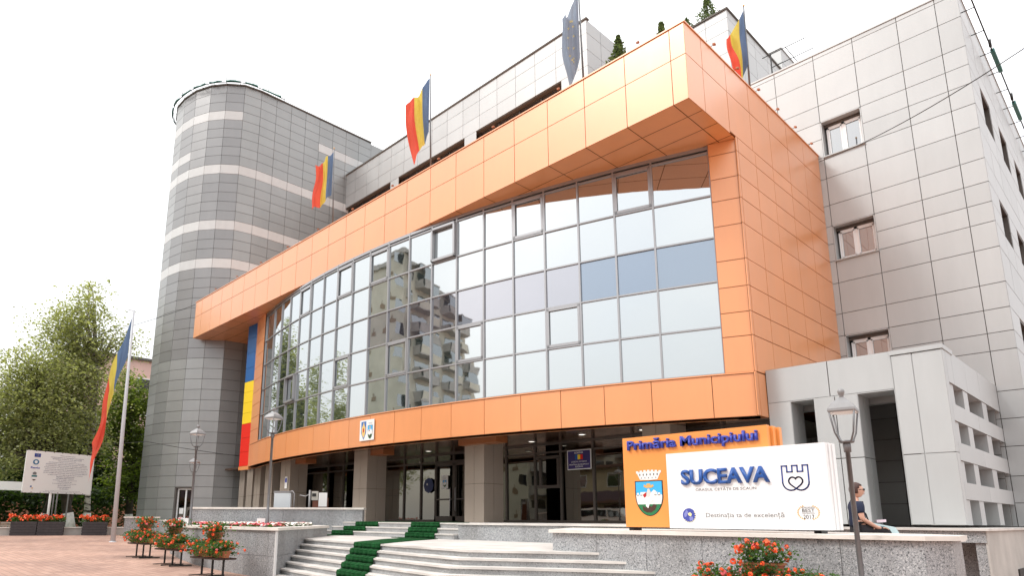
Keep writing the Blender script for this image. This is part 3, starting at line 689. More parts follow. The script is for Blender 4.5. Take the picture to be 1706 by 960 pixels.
# ------------------------------------------------------------------ landing and steps
W6 = V3((-15.0, 8.0, 0)); WL = V3((-2.15, 2.0, 0)).normalized()       # bed wall line beside the stairs
def line_x(p, d, q, e):
    den = d.x*e.y-d.y*e.x; t = ((q.x-p.x)*e.y-(q.y-p.y)*e.x)/den; return p+d*t
A0 = V3((-17.15, 10.0, 0)); B0 = V3((-9.15, 8.75, 0)); C0 = V3((-7.07, 9.95, 0))
d1 = (B0-A0).normalized(); n1 = V3((d1.y, -d1.x, 0)); d2_ = (C0-B0).normalized(); n2 = V3((d2_.y, -d2_.x, 0))
def nose(k, t=.27):
    pa = A0+n1*t*k; pb = B0+n2*t*k
    return line_x(pa, d1, W6, WL), line_x(pa, d1, pb, d2_), line_x(pb, d2_, V3((0, 9.95, 0)), V3((1, 0, 0)))
ld = MB(TRD, GRL)
Lz = 1.06; back = [(-7.0, 9.97), (-7.0, 13.3), (-21.6, 14.5), (-20.6, 13.4)]
def step(mb, k, z):
    a_, b_, c_ = nose(k); w = [(a_.x, a_.y), (b_.x, b_.y), (c_.x, c_.y)]
    poly = w+back+[(-19.9, 12.5)]
    mb.prism(poly, z-.04, z, TRD)
    a2, b2, c2 = nose(k, .27) if k == 0 else nose(k-.06)
    a2, b2, c2 = nose(k-.13)
    mb.prism([(a2.x, a2.y), (b2.x, b2.y), (c2.x, c2.y)]+back+[(-19.9, 12.5)], z-.13, z-.041, GRL)
for k in range(0, 7): step(ld, k, Lz-.13*k)
# three upper steps
def unose(k):
    y = 13.05+.3*k; return V3((-14.22, y, 0)), V3((-22.9, y+.07*8.7, 0))
for k in range(1, 4):
    z = Lz+.1533*k; p, q = unose(k-1)
    if k < 3: ld.prism([(p.x, p.y), (q.x, q.y), (q.x, 15.0), (p.x, 14.2)], z-.04, z, TRD)
    else: ld.prism([(p.x, p.y), (q.x, q.y), (q.x, 14.7), (p.x, 13.95)], z-.04, z+.004, TRD)
    ld.prism([(p.x, p.y+.025), (q.x, q.y+.025), (q.x, 15.0), (p.x, 14.2)], z-.153, z-.041, GRL)
tag(ld.build('entrance_steps'), 'wide granite steps with cream treads fanning out below the entrance', None, None, 'structure')
# carpets
def strip(mb, prof, wdir, th=.012):
    pass
def carpet(name, label, pl, pr_):
    k = MB(CRP); n = len(pl); L_ = []; R_ = []
    for i in range(n):
        j = .012*sin(i*1.7); L_.append(V3(pl[i])); R_.append(V3(pr_[i]))
    for i in range(n-1):
        S_n = 6
        for s_ in range(S_n):
            def P(i, s_): 
                q = L_[i].lerp(R_[i], s_/S_n); return q+V3((0, 0, .006*sin(s_*2.3+i*1.9)))
            k.face([P(i, s_), P(i, s_+1), P(i+1, s_+1), P(i+1, s_)], CRP, True)
            dn = V3((0, 0, -.03)); 
        k.face([L_[i], L_[i+1], L_[i+1]-Z*.02, L_[i]-Z*.02]); k.face([R_[i+1], R_[i], R_[i]-Z*.02, R_[i+1]-Z*.02])
    o = k.build(name); m_ = o.modifiers.new('t', 'SOLIDIFY'); m_.thickness = .014; m_.offset = 1
    return tag(o, label, 'carpet')
def main_carpet():
    P0, P1 = V3((-14.05, 9.55, 0)), V3((-12.75, 9.35, 0))
    wl = V3((-.02, .9, 0)); PL, PR_ = [], []
    # up on the landing the runner drifts right and narrows towards the upper flight
    for k in (3, 2, 1): pass
    land = [(V3((-16.2, 12.85, 0)), V3((-14.8, 12.98, 0))), (V3((-15.3, 11.4, 0)), V3((-13.95, 11.4, 0))), (V3((-14.5, 10.3, 0)), V3((-13.15, 10.15, 0)))]
    for a_, b_ in land: PL.append(a_+Z*(Lz+.012)); PR_.append(b_+Z*(Lz+.012))
    for k in range(0, 7):
        z = Lz-.13*k
        nz = n1*(.27*k)
        sh = V3((.02*k, 0, 0))
        pa = line_x(A0+nz, d1, V3((-13.888, 9.49, 0)), V3((1, -1.01, 0))); pb = line_x(A0+nz, d1, V3((-12.554, 9.28, 0)), V3((1, -1.01, 0)))
        e = n1*.015
        PL += [pa-n1*.03+Z*(z+.014), pa+e+Z*(z+.004), pa+e*1.6-Z*(.03-z), pa+e-Z*(.118-z)]
        PR_ += [pb-n1*.03+Z*(z+.014), pb+e+Z*(z+.004), pb+e*1.6-Z*(.03-z), pb+e-Z*(.118-z)]
    return PL, PR_
PL, PR_ = main_carpet(); carpet('carpet', 'dark green carpet runner down the lower granite steps', PL, PR_)
def upper_carpet(xa, xb, drift, label, tail):
    PL, PR_ = [], []
    def at(x, k, z, f=0):
        p, q = unose(k-1); t = (x-p.x)/(q.x-p.x); P = p.lerp(q, t); return V3((P.x, P.y-f, z))
    PL.append(V3((xa-drift*1.2, 15.3, 1.54))); PR_.append(V3((xb-drift*1.2, 15.3, 1.54)))
    for k in (3, 2, 1):
        z = Lz+.1533*k; s_ = drift*(3-k)
        for f, zz in ((-.03, z+.014), (.015, z+.005), (.02, z-.04), (.016, z-.14)):
            PL.append(at(xa+s_, k, zz, f)); PR_.append(at(xb+s_, k, zz, f))
    for (a_, b_) in tail: PL.append(V3(a_)); PR_.append(V3(b_))
    carpet('carpet', label, PL, PR_)
upper_carpet(-20.6, -19.1, -.35, 'dark green carpet runner on the upper steps beside the parapet wall', [((-21.9, 12.9, Lz+.012), (-20.3, 12.6, Lz+.012))])
upper_carpet(-17.1, -15.6, .25, 'dark green carpet runner on the upper steps in front of the entrance door', [((-16.9, 12.9, Lz+.02), (-15.6, 12.75, Lz+.02))])
# ------------------------------------------------------------------ parapet wall
def wallseg(mb, a, b, z0, z1, th, m, cap=None, ch=.06, over=.05, join=1.2):
    a, b = V3((*a, 0)), V3((*b, 0)); d = (b-a).normalized(); n = V3((d.y, -d.x, 0)); L = (b-a).length
    us = frange(0, L, join)
    for u0, u1 in zip(us, us[1:]):
        e = random.uniform(-.004, .004); mb.obox(a+d*(u0+.003)+n*e+Z*z0, d*(u1-u0-.006), -n*th, Z*(z1-z0), m)
    if cap: mb.obox(a-d*over+n*over+Z*z1, d*(L+2*over), -n*(th+2*over), Z*ch, cap)
ex = MB(GRA, COP)
wallseg(ex, (-25.95, 10.2), (-21.0, 14.65), .3, 1.97, .35, GRA, COP, .07)
tag(ex.build('parapet_wall'), 'grey granite parapet wall with cream coping beside the upper steps', 'wall')
# ------------------------------------------------------------------ raised flower bed (left)
BW = [(-24.8, 9.1), (-21.9, 8.4), (-19.8, 8.0), (-17.8, 7.85), (-16.4, 7.88), (-15.0, 8.0)]
be = thing('raised_flower_bed', 'raised granite flower bed with cream coping left of the steps', 'flower bed', (-19, 10, .3))
k = MB(GRA, COP, STJ)
outer = BW+[(-19.6, 12.28), (-21.5, 12.9), (-25.2, 10.6)]
def offpoly(P, d):
    c = V3((sum(p[0] for p in P)/len(P), sum(p[1] for p in P)/len(P), 0)); out = []
    for i, p in enumerate(P):
        a_, b_, q = V3((*P[i-1], 0)), V3((*P[(i+1) % len(P)], 0)), V3((*p, 0))
        e1 = (q-a_).normalized(); e2 = (b_-q).normalized(); m1 = V3((e1.y, -e1.x, 0)); m2 = V3((e2.y, -e2.x, 0)); mm = (m1+m2).normalized()
        out.append(q+mm*d/max(.4, mm.dot(m1)))
    return out
for i in range(len(outer)):
    a_, b_ = outer[i], outer[(i+1) % len(outer)]
    d_ = V3((b_[0]-a_[0], b_[1]-a_[1], 0)); n_ = V3((d_.y, -d_.x, 0)).normalized(); L_ = d_.length
    us_ = frange(0, L_, 1.05)
    panels(k, (a_[0], a_[1], 0), d_, n_, us_, [0.02, .72, 1.33], GRA, STJ, .008, .02, tilt=.001)
k.build('wall', be)
k = MB(WHP); k.obox(V3((-15.0, 8.0, .15))+V3((-.02, -.035, 0)), (.05, 0.0, 0), (0, .05, 0), (0, 0, 1.17), WHP); k.build('corner_strip', be)
o_, i_ = offpoly(outer, .06), offpoly(outer, -.36); k = MB(COP)
for i in range(len(outer)):
    j = (i+1) % len(outer); a_, b_, c_, e_ = o_[i], o_[j], i_[j], i_[i]
    for z, fl_ in ((1.40, 0), (1.33, 1)):
        q = [p+Z*z for p in (a_, b_, c_, e_)]; k.face(q[::-1] if fl_ else q)
    k.face([a_+Z*1.33, b_+Z*1.33, b_+Z*1.40, a_+Z*1.40]); k.face([c_+Z*1.2, e_+Z*1.2, e_+Z*1.40, c_+Z*1.40])
k.build('coping', be)
k = MB(mat('soil', (.05, .035, .025), .95, 0, .3, 8)); k.face([p+Z*1.30 for p in i_]); k.build('soil', be)
# bedding flowers
def inside(P, x, y):
    c = False; n = len(P)
    for i in range(n):
        a_, b_ = P[i], P[i-1]
        if (a_.y > y) != (b_.y > y) and x < (b_.x-a_.x)*(y-a_.y)/(b_.y-a_.y)+a_.x: c = not c
    return c
k = MB(LFG, FLW, FLP)
cnt = 0
ip = offpoly(outer, -.46)
while cnt < 9000:
    x, y = random.uniform(-25, -15), random.uniform(7.9, 12.8)
    if not inside(ip, x, y): continue
    cnt += 1; z = 1.31+random.uniform(0, .15); s_ = random.uniform(.02, .04)
    pink = sin(x*1.1+1)+sin(y*1.7) > .35
    top = random.random()
    mm = LFG if top < .5 else (FLP if pink and top > .6 else FLW)
    if mm is not LFG: z = 1.42+random.uniform(0, .07)
    a_ = random.uniform(0, 6.28); u_ = V3((cos(a_), sin(a_), random.uniform(-.5, .5)))*s_; v_ = V3((-sin(a_), cos(a_), random.uniform(-.2, .9)))*s_; p = V3((x, y, z))
    k.face([p-u_-v_, p+u_-v_, p+u_+v_, p-u_+v_], mm)
tag(k.build('bedding_flowers'), 'low white and pink bedding flowers filling the raised bed', None, None, 'stuff')
# small plinth and low kerb walls further left
k = MB(GRA, COP); wallseg(k, (-36.45, 11.0), (-35.95, 12.5), .4, 1.62, .5, GRA, COP, .07, join=1.5)
tag(k.build('low_wall'), 'short granite wall with cream coping at the foot of the round tower', 'wall')
KB = MB(CON, COP)
for a_, b_ in (((-42.2, 2.0), (-41.6, 7.6)), ((-41.6, 7.6), (-40.6, 13.2))): wallseg(KB, a_, b_, .6, 1.07, .35, CON, COP, .05, join=3)
tag(KB.build('kerb_wall'), 'low weathered concrete kerb wall with white coping edging the lawn', 'wall')
# ------------------------------------------------------------------ sign platform (right)
DP = [(-8.1, 9.95), (-2.25, 9.95), (-2.02, 10.3), (-2.1, 11.2), (-3.1, 12.0), (-6.0, 12.9), (-7.2, 13.12), (-10.0, 13.12)]
sp_ = thing('sign_platform', 'long granite faced platform with cream stone top carrying the white and orange sign', 'platform', (-5, 11, 0))
k = MB(GRA, STJ, GRL)
for i in range(len(DP)):
    a_, b_ = DP[i], DP[(i+1) % len(DP)]; d_ = V3((b_[0]-a_[0], b_[1]-a_[1], 0)); n_ = V3((d_.y, -d_.x, 0)).normalized()
    panels(k, (a_[0], a_[1], 0), d_, n_, frange(0, d_.length, .98), [-.02, .5, 1.38], GRA, STJ, .007, .02, tilt=.0012)
k.build('wall', sp_)
k = MB(COP); k.prism([(p.x, p.y) for p in offpoly(DP, .07)], 1.382, 1.44, COP); k.build('coping', sp_)
k = MB(GRA, COP); k.box((-7.0, 13.2, .0), (-2.6, 13.9, 1.30), GRA); k.box((-7.0, 13.15, 1.30), (-2.55, 13.95, 1.36), COP)
tag(k.build('stone_bench'), 'low granite bench ledge behind the sign platform', 'bench')
# ------------------------------------------------------------------ town sign
YS = 10.45
sg = thing('town_sign', 'orange and white town hall sign with raised blue lettering and shield', 'sign', (-5.1, YS+.3, 1.44))
k = MB(SGO)
for i, (dy, x1, z1) in enumerate(((0, -4.23, 3.085), (.13, -4.19, 3.075), (.26, -4.15, 3.065))):
    k.box((-6.84, YS+.02+dy, 1.5), (x1, YS+.12+dy, z1), SGO)
k.box((-6.8, YS+.05, 1.44), (-6.7, YS+.3, 1.5), BLK); k.box((-3.7, YS+.05, 1.44), (-3.6, YS+.3, 1.5), BLK)
k.build('orange_panel', sg)
k = MB(SGW)
for dy, x1 in ((0, -3.38), (.105, -3.365), (.21, -3.35)): k.box((-5.9, YS-.12+dy, 1.49), (x1, YS-.019+dy, 2.73), SGW)
k.build('white_panel', sg)
YO, YW = YS+.02, YS-.12
text('Primăria Municipiului', -6.72, -4.37, 2.80, 3.04, YO, BLV, 'lettering', sg, sg, .05, .024)
text('SUCEAVA', -5.63, -4.19, 2.19, 2.44, YW, BLU, 'lettering', sg, sg, .04, .028)
text('ORAȘUL CETĂȚII DE SCAUN', -5.40, -4.41, 2.075, 2.145, YW-.003, TXG, 'lettering', sg, sg, .001)
text('Destinația ta de excelență', -5.25, -4.03, 1.645, 1.745, YW-.003, TXG, 'lettering', sg, sg, .001)
# castle and heart line logo
def polyline(mb, pts, w_, y, m, closed=False):
    P = [V3((x, y, z)) for x, z in pts]
    if closed: P.append(P[0])
    for a_, b_ in zip(P, P[1:]):
        d_ = (b_-a_); L_ = d_.length
        if L_ < 1e-6: continue
        d_ /= L_; n_ = V3((-d_.z, 0, d_.x)); q = a_-d_*w_*.5; mb.obox(q-n_*w_/2-V3((0, 0.004, 0)), d_*(L_+w_), n_*w_, V3((0, .004, 0)), m)
k = MB(NVY); x0, x1, zt_, zb_ = -4.01, -3.64, 2.42, 2.05; cxm = (x0+x1)/2; q = (x1-x0)/5
cren = [(x0, 2.17), (x0, zt_), (x0+q, zt_), (x0+q, zt_-.09), (x0+2*q, zt_-.09), (x0+2*q, zt_), (x0+3*q, zt_), (x0+3*q, zt_-.09), (x0+4*q, zt_-.09), (x0+4*q, zt_), (x1, zt_), (x1, 2.17)]
def bz(p0, p1, p2, p3, n=9): return [tuple(((1-t)**3*a_+3*(1-t)**2*t*b_+3*(1-t)*t*t*c_+t**3*d_) for a_, b_, c_, d_ in zip(p0, p1, p2, p3)) for t in [i/n for i in range(n+1)]]
polyline(k, cren, .019, YW-.001, NVY)
polyline(k, bz((x0, 2.17), (x0+.01, 2.07), (x0+.12, 2.03), (cxm, 2.085))+bz((cxm, 2.085), (cxm+.06, 2.13), (cxm+.12, 2.17), (cxm+.09, 2.22))+bz((cxm+.09, 2.22), (cxm+.07, 2.26), (cxm+.02, 2.26), (cxm, 2.225)), .019, YW-.001, NVY)
polyline(k, bz((x1, 2.17), (x1-.01, 2.07), (x1-.12, 2.03), (cxm, 2.085))+bz((cxm, 2.085), (cxm-.06, 2.13), (cxm-.12, 2.17), (cxm-.09, 2.22))+bz((cxm-.09, 2.22), (cxm-.07, 2.26), (cxm-.02, 2.26), (cxm, 2.225)), .019, YW-.001, NVY)
k.build('castle_logo', sg)
# globe roundel
def disc(mb, x, z, r, y, m, n=24, y1=None): mb.xz([(x+r*cos(2*pi*i/n), z+r*sin(2*pi*i/n)) for i in range(n)], y, y1 if y1 is not None else y+.002, m)
k = MB(mat('globe_blue', (.05, .07, .33), .5)); gx, gz_ = -5.54, 1.70; disc(k, gx, gz_, .115, YW-.003, None)
GV = mat('globe_violet', (.20, .22, .52), .5); k.xz([(gx-.09, gz_+.02), (gx-.04, gz_+.09), (gx-.01, gz_+.05), (gx-.05, gz_-.02), (gx-.08, gz_-.03)], YW-.005, YW-.003, GV); k.xz([(gx, gz_-.03), (gx+.06, gz_-.02), (gx+.07, gz_-.07), (gx+.01, gz_-.09)], YW-.005, YW-.003, GV)
YL = mat('pale_yellow', (.8, .72, .35), .5); k.xz([(gx-.02, gz_+.03), (gx+.02, gz_+.05), (gx+.05, gz_+.02), (gx+.03, gz_-.02), (gx-.01, gz_)], YW-.006, YW-.0035, YL)
for i in range(9): a_ = -2.4+i*.36; disc(k, gx+.11*cos(a_), gz_+.11*sin(a_), .012, YW-.005, YL, 5)
k.build('globe_emblem', sg)
# award laurel
k = MB(GLD); lx, lz = -3.69, 1.735
for s_ in (-1, 1):
    for i in range(11):
        a_ = -1.2+i*.22; px_, pz_ = lx+s_*.145*cos(a_), lz+.105*sin(a_); t_ = a_+pi/2
        for o2 in (.5, -.5):
            dx, dz = cos(t_+o2)*.026*s_, sin(t_+o2)*.026; k.xz([(px_, pz_), (px_+dx*.5-dz*.25, pz_+dz*.5+dx*.25), (px_+dx, pz_+dz), (px_+dx*.5+dz*.25, pz_+dz*.5-dx*.25)], YW-.003, YW-.001, GLD)
k.build('laurel', sg)
for s_, x0_, x1_, z0_, z1_, mm in (('EUROPEAN', -3.775, -3.605, 1.797, 1.82, TXG), ('BEST', -3.775, -3.605, 1.745, 1.79, TXB), ('DESTINATION', -3.775, -3.605, 1.717, 1.737, TXG), ('2017', -3.765, -3.615, 1.645, 1.705, TXB)):
    text(s_, x0_, x1_, z0_, z1_, YW-.003, mm, 'lettering', sg, sg, .001)
# shield
def shield(mb, x0, x1, z0, z1, y, outline=True):
    w_, h = x1-x0, z1-z0; X = lambda u: x0+u*w_; ZZ = lambda v: z0+v*h
    def prof(i=0): return [(X(0+i), ZZ(1-i*.7)), (X(0+i), ZZ(.55))]+[(X(.5-.5*cos(a_)*(1-2*i)-0), ZZ(.55-.55*sin(a_)**1.15*(1-i))) for a_ in [j*pi/2/7 for j in range(1, 8)]]+[(X(.5+.5*cos(a_)*(1-2*i)), ZZ(.55-.55*sin(a_)**1.15*(1-i))) for a_ in [j*pi/2/7 for j in range(6, 0, -1)]]+[(X(1-i), ZZ(.55)), (X(1-i), ZZ(1-i*.7))]
    mb.xz(prof(0), y-.004, y-.001, TXB); mb.xz(prof(.035), y-.006, y-.003, SKB)
    P = prof(.035)
    low = [p for p in P if p[1] <= ZZ(.58)]; 
    cut = lambda zc: [(x_, min(z_, zc)) for x_, z_ in P]
    wl = cut(ZZ(.60)); mb.xz(wl, y-.008, y-.006, SHW)
    for u in (.10, .22, .34, .62, .74, .86): mb.xz([(X(u-.035), ZZ(.58)), (X(u+.035), ZZ(.58)), (X(u+.035), ZZ(.66)), (X(u-.035), ZZ(.66))], y-.008, y-.006, SHW)
    mb.xz([(X(.2), ZZ(.6)), (X(.8), ZZ(.6)), (X(.8), ZZ(.68)), (X(.2), ZZ(.68))], y-.0082, y-.006, SHW)
    gp = [(x_, min(z_, ZZ(.33))) for x_, z_ in P]; mb.xz(gp, y-.010, y-.008, SHG)
    # rearing horse with rider, dark beast below
    mb.xz([(X(a_), ZZ(b_)) for a_, b_ in ((.27, .16), (.40, .10), (.56, .10), (.70, .18), (.76, .30), (.66, .34), (.58, .26), (.48, .30), (.36, .24), (.26, .30))], y-.012, y-.010, SHD)
    mb.xz([(X(a_), ZZ(b_)) for a_, b_ in ((.38, .28), (.46, .22), (.50, .32), (.56, .40), (.66, .46), (.76, .40), (.72, .52), (.68, .60), (.76, .70), (.68, .74), (.60, .66), (.50, .58), (.40, .54), (.30, .42), (.38, .40))], y-.0125, y-.010, mat('horse', (.85, .85, .85), .5))
    mb.xz([(X(a_), ZZ(b_)) for a_, b_ in ((.44, .52), (.54, .55), (.57, .68), (.52, .78), (.46, .76), (.43, .64))], y-.0135, y-.012, mat('rider', (.6, .58, .55), .5))
    mb.xz([(X(a_), ZZ(b_)) for a_, b_ in ((.28, .60), (.42, .68), (.40, .56), (.34, .52))], y-.0136, y-.012, SHR)
    mb.xz([(X(a_), ZZ(b_)) for a_, b_ in ((.42, .86), (.34, .90), (.32, .83), (.43, .79), (.5, .80), (.57, .79), (.68, .83), (.66, .90), (.58, .86), (.56, .92), (.44, .92))], y-.009, y-.006, GLD)
def crown(mb, x0, x1, z0, z1, y):
    w_, h = x1-x0, z1-z0; X = lambda u: x0+u*w_; ZZ = lambda v: z0+v*h
    mb.xz([(X(.14), ZZ(0)), (X(.5), ZZ(-.06)), (X(.86), ZZ(0)), (X(1), ZZ(.75)), (X(.5), ZZ(.85)), (X(0), ZZ(.75))], y-.005, y-.001, SHW)
    for i in range(7):
        u = .03+i*.157; v = .76+.1*sin(pi*i/6); mb.xz([(X(u-.045), ZZ(v-.1)), (X(u+.045), ZZ(v-.1)), (X(u+.05), ZZ(v+.14)), (X(u-.05), ZZ(v+.14))], y-.006, y-.002, SHW)
    for i in range(6): u = .14+i*.145; mb.xz([(X(u-.018), ZZ(.42)), (X(u+.018), ZZ(.42)), (X(u+.018), ZZ(.62)), (X(u-.018), ZZ(.62))], y-.008, y-.005, TXB)
    for i in range(5): u = .2+i*.15; mb.xz([(X(u-.014), ZZ(.12)), (X(u+.014), ZZ(.12)), (X(u+.014), ZZ(.25)), (X(u-.014), ZZ(.25))], y-.008, y-.005, TXG)
k = MB(TXB); shield(k, -6.62, -6.07, 1.69, 2.30, YO); crown(k, -6.575, -6.10, 2.32, 2.49, YO); k.build('coat_of_arms', sg)
# ------------------------------------------------------------------ wall plaque, name plate, posters
t0 = math.asin((-22.0-ACX)/AR)
A = arc(t0, AR+.03); n = arcn(t0)
pq = thing('arms_plaque', 'white plaque with two coats of arms on the orange band', 'plaque', (0, 0, 0), world=False)
k = MB(SHW); k.box((-.46, -.02, -.42), (.46, .0, .42), SHW); k.build('board', pq)
k = MB(SKB)
RB = mat('arms_blue', (.05, .16, .42), .5)
k.xz([(-.36, .36), (-.04, .36), (-.04, -.1), (-.2, -.38), (-.36, -.1)], -.024, -.02, RB)
k.xz([(-.32, .1), (-.25, .2), (-.2, .34), (-.15, .2), (-.08, .1), (-.10, -.15), (-.2, -.30), (-.30, -.15)], -.028, -.024, mat('arms_gold', (.75, .5, .16), .5))
k.xz([(-.24, .08), (-.16, .08), (-.16, -.05), (-.2, -.1), (-.24, -.05)], -.031, -.028, SHR)
k.build('eagle_arms', pq)
k = MB(TXB); shield(k, .06, .38, -.36, .18, -.02); crown(k, .10, .34, .19, .34, -.02); k.build('town_arms', pq)
pq.location = A+Z*5.14; pq.rotation_euler = (0, 0, t0)
def board(name, label, cat, x0, x1, z0, z1, y): 
    o = thing(name, label, cat, ((x0+x1)/2, y, z0)); return o
npx0, npx1, nz0, nz1, ny = -15.15*1.046, -14.1*1.046, 3.5, 4.24, 20.45
np_ = board('name_plate', 'blue name plate with the national tricolour on the entrance glass', 'name plate', npx0, npx1, nz0, nz1, ny)
k = MB(SHW); k.box((npx0, ny, nz0), (npx1, ny+.03, nz1), SHW); k.box((npx0+.03, ny-.004, nz0+.03), (npx1-.03, ny, nz1-.03), mat('plate_blue', (.035, .025, .13), .4)); k.build('plate', np_)
k = MB(PB); mcx = (npx0+npx1)/2
for i, mm in enumerate((PB, PY, PR)): k.box((mcx-.18+.12*i, ny-.008, nz0+.38), (mcx-.06+.12*i, ny-.004, nz0+.56), mm)
k.build('tricolour', np_)
for s_, hw, z0_, z1_ in (('ROMÂNIA', .2, nz0+.60, nz0+.69), ('JUDEȚUL SUCEAVA', .36, nz0+.255, nz0+.325), ('PRIMĂRIA MUNICIPIULUI', .45, nz0+.165, nz0+.235), ('SUCEAVA', .18, nz0+.08, nz0+.145)):
    text(s_, mcx-hw, mcx+hw, z0_, z1_, ny-.005, SHW, 'lettering', np_, np_, .001, .01)
for i, (x, lab) in enumerate(((-22.9, 'white crest poster on the left leaf of the entrance door'), (-21.25, 'white crest poster on the right leaf of the entrance door, half behind the column'))):
    o = thing('poster', lab, 'poster', (x, GY-.14, 3.0), 'crest posters on the entrance door')
    k = MB(SHW); k.box((x-.22, GY-.14, 3.0), (x+.22, GY-.135, 3.62), SHW); k.build('sheet', o)
    k = MB(TXB); shield(k, x-.12, x+.12, 3.08, 3.40, GY-.142); crown(k, x-.1, x+.1, 3.41, 3.54, GY-.142); k.build('crest', o)
k = MB(mat('sticker_blue', (.02, .035, .12), .5)); disc(k, -24.1, 3.2, .36, GY-.09, None, 8, GY-.085); disc(k, -24.2, 3.25, .05, GY-.093, SHW, 8, GY-.09)
tag(k.build('window_sticker'), 'dark blue octagonal sticker on the glass beside the entrance door', 'sticker')
o = MB(SHW); o.box((-31.4, 17.005, 3.15), (-31.15, 17.015, 3.75), SHW); o.box((-31.36, 17.0, 3.45), (-31.19, 17.004, 3.68), BLV)
tag(o.build('notice'), 'small white and blue notice on a column left of the entrance', 'notice')
# ------------------------------------------------------------------ flags
def flag_mesh(mb, top, hoist, fly, out, droop, mats, side, nu=36, nv=14, seed=0, star=False, gather=.0):
    rnd = random.Random(seed); out = V3(out).normalized(); side = V3(side).normalized()
    ph = [rnd.uniform(0, 6) for _ in range(4)]
    def P(s, t):                      # s along the fly 0..1, t down the hoist 0..1
        ang = droop[0]+(droop[1]-droop[0])*s
        n = 12; x = z = 0
        for i in range(n):
            a_ = droop[0]+(droop[1]-droop[0])*s*(i+.5)/n+(t-.5)*gather; x += cos(a_); z -= sin(a_)
        x *= fly*s/n; z *= fly*s/n
        w1 = .15*sin(8.5*s+ph[0]+t*1.6)*s**.5+.06*sin(19*s+ph[1]-2.5*t)*s**.5
        w2 = .05*sin(9*t+ph[2]+3*s)*s
        return V3(top)+out*(x+.06*sin(5*t+ph[3])*s)+side*(w1+w2)*1.4-Z*(hoist*t*(1-.25*s*gather))+Z*z
    G = [[P(i/nu, j/nv) for j in range(nv+1)] for i in range(nu+1)]
    for i in range(nu):
        mm = mats[int(i/nu*len(mats))]
        for j in range(nv): mb.face([G[i][j], G[i][j+1], G[i+1][j+1], G[i+1][j]], mm, True)
    return P
CAMR = V3((.682, .731, 0))
def flag(name, label, base, top, hoist, fly, out, droop, mats, seed, r=.035, star=False, gather=0, grp=None, t_off=.15):
    o = thing(name, label, 'flag', base, grp)
    k = MB(LMP); k.tube([base, top], [r, r*.7], LMP, 8); k.lathe([(.0, top[2]+.09), (.03, top[2]+.06), (.04, top[2]+.02), (.02, top[2]-.01)], (top[0], top[1]), 8, GLD)
    k.build('pole', o)
    b, t = V3(base), V3(top); st = t-(t-b).normalized()*t_off
    f = MB(*dict.fromkeys(mats)); P = flag_mesh(f, st-CAMR*.03, hoist, fly, out, droop, mats, V3(out).cross(Z), seed=seed, gather=gather)
    fo = f.build('cloth', o)
    if star:
        s_ = MB(GLD)
        for i in range(12):
            a_ = i*pi/6; q = P(.5+.17*cos(a_), .5+.3*sin(a_)); q = q+V3(out).cross(Z).normalized()*.0
            nn = (V3((0, 0, 1.6))-q).normalized(); q = q+nn*.03; u_ = nn.cross(Z).normalized(); v_ = u_.cross(nn)
            s_.face([q+(u_*cos(j*pi/5+pi/2)+v_*sin(j*pi/5+pi/2))*(.055 if j % 2 == 0 else .022) for j in range(10)], YL)
        sub(s_, 'stars', fo, o)
    return o
TRI = [FB, FY, FR]; LFT = -CAMR
GF = 'tricolour flags on the canopy roof'
flag('tricolour_flag', 'blue, yellow and red flag on the canopy roof nearest the round tower', (-26.44, 16.1, 15.5), (-26.5, 16.0, 19.85), 2.35, 1.2, LFT, (.95, .6), TRI, 3, grp=GF)
flag('tricolour_flag', 'blue, yellow and red flag on the middle of the canopy roof edge', (-19.08, 16.1, 15.5), (-19.15, 16.05, 20.1), 2.5, 1.7, LFT, (1.15, .95), TRI, 5, grp=GF, gather=.25)
flag('european_flag', 'faded blue flag with gold stars drooping from a pole on the canopy roof', (-11.39, 16.1, 15.5), (-11.45, 16.08, 19.3), 2.5, 1.35, LFT, (1.25, 1.1), [FE], 9, star=True, gather=.2)
flag('tricolour_flag', 'blue, yellow and red flag on the side edge of the canopy near the grey wing', (-7.85, 20.5, 15.5), (-7.8, 20.5, 18.95), 2.0, 1.5, LFT, (1.25, 1.05), TRI, 12, grp=GF, gather=.15)
o = thing('flagpole', 'tall grey flagpole on the square with a long limp tricolour flag', 'flagpole', (-33.13, 9.6, .5))
k = MB(mat('pole_paint', (.50, .51, .53), .5)); k.tube([(-33.13, 9.6, .45), (-33.15, 9.5, 6), (-33.18, 9.43, 11.45)], [.11, .085, .05]); k.tube([(-33.18, 9.43, 11.42), (-33.36, 9.23, 11.47)], .025); k.lathe([(.16, .5), (.16, .56), (.1, .6)], (-33.13, 9.6), 12); k.build('pole', o)
f = MB(*TRI); flag_mesh(f, V3((-33.24, 9.40, 11.1)), 1.9, 6.2, LFT, (1.30, 1.48), [FB, FB, FB, FY, FY, FR, FR, FR, FR, FR], LFT.cross(Z), nu=60, seed=21, gather=.02); f.build('flag_cloth', o)
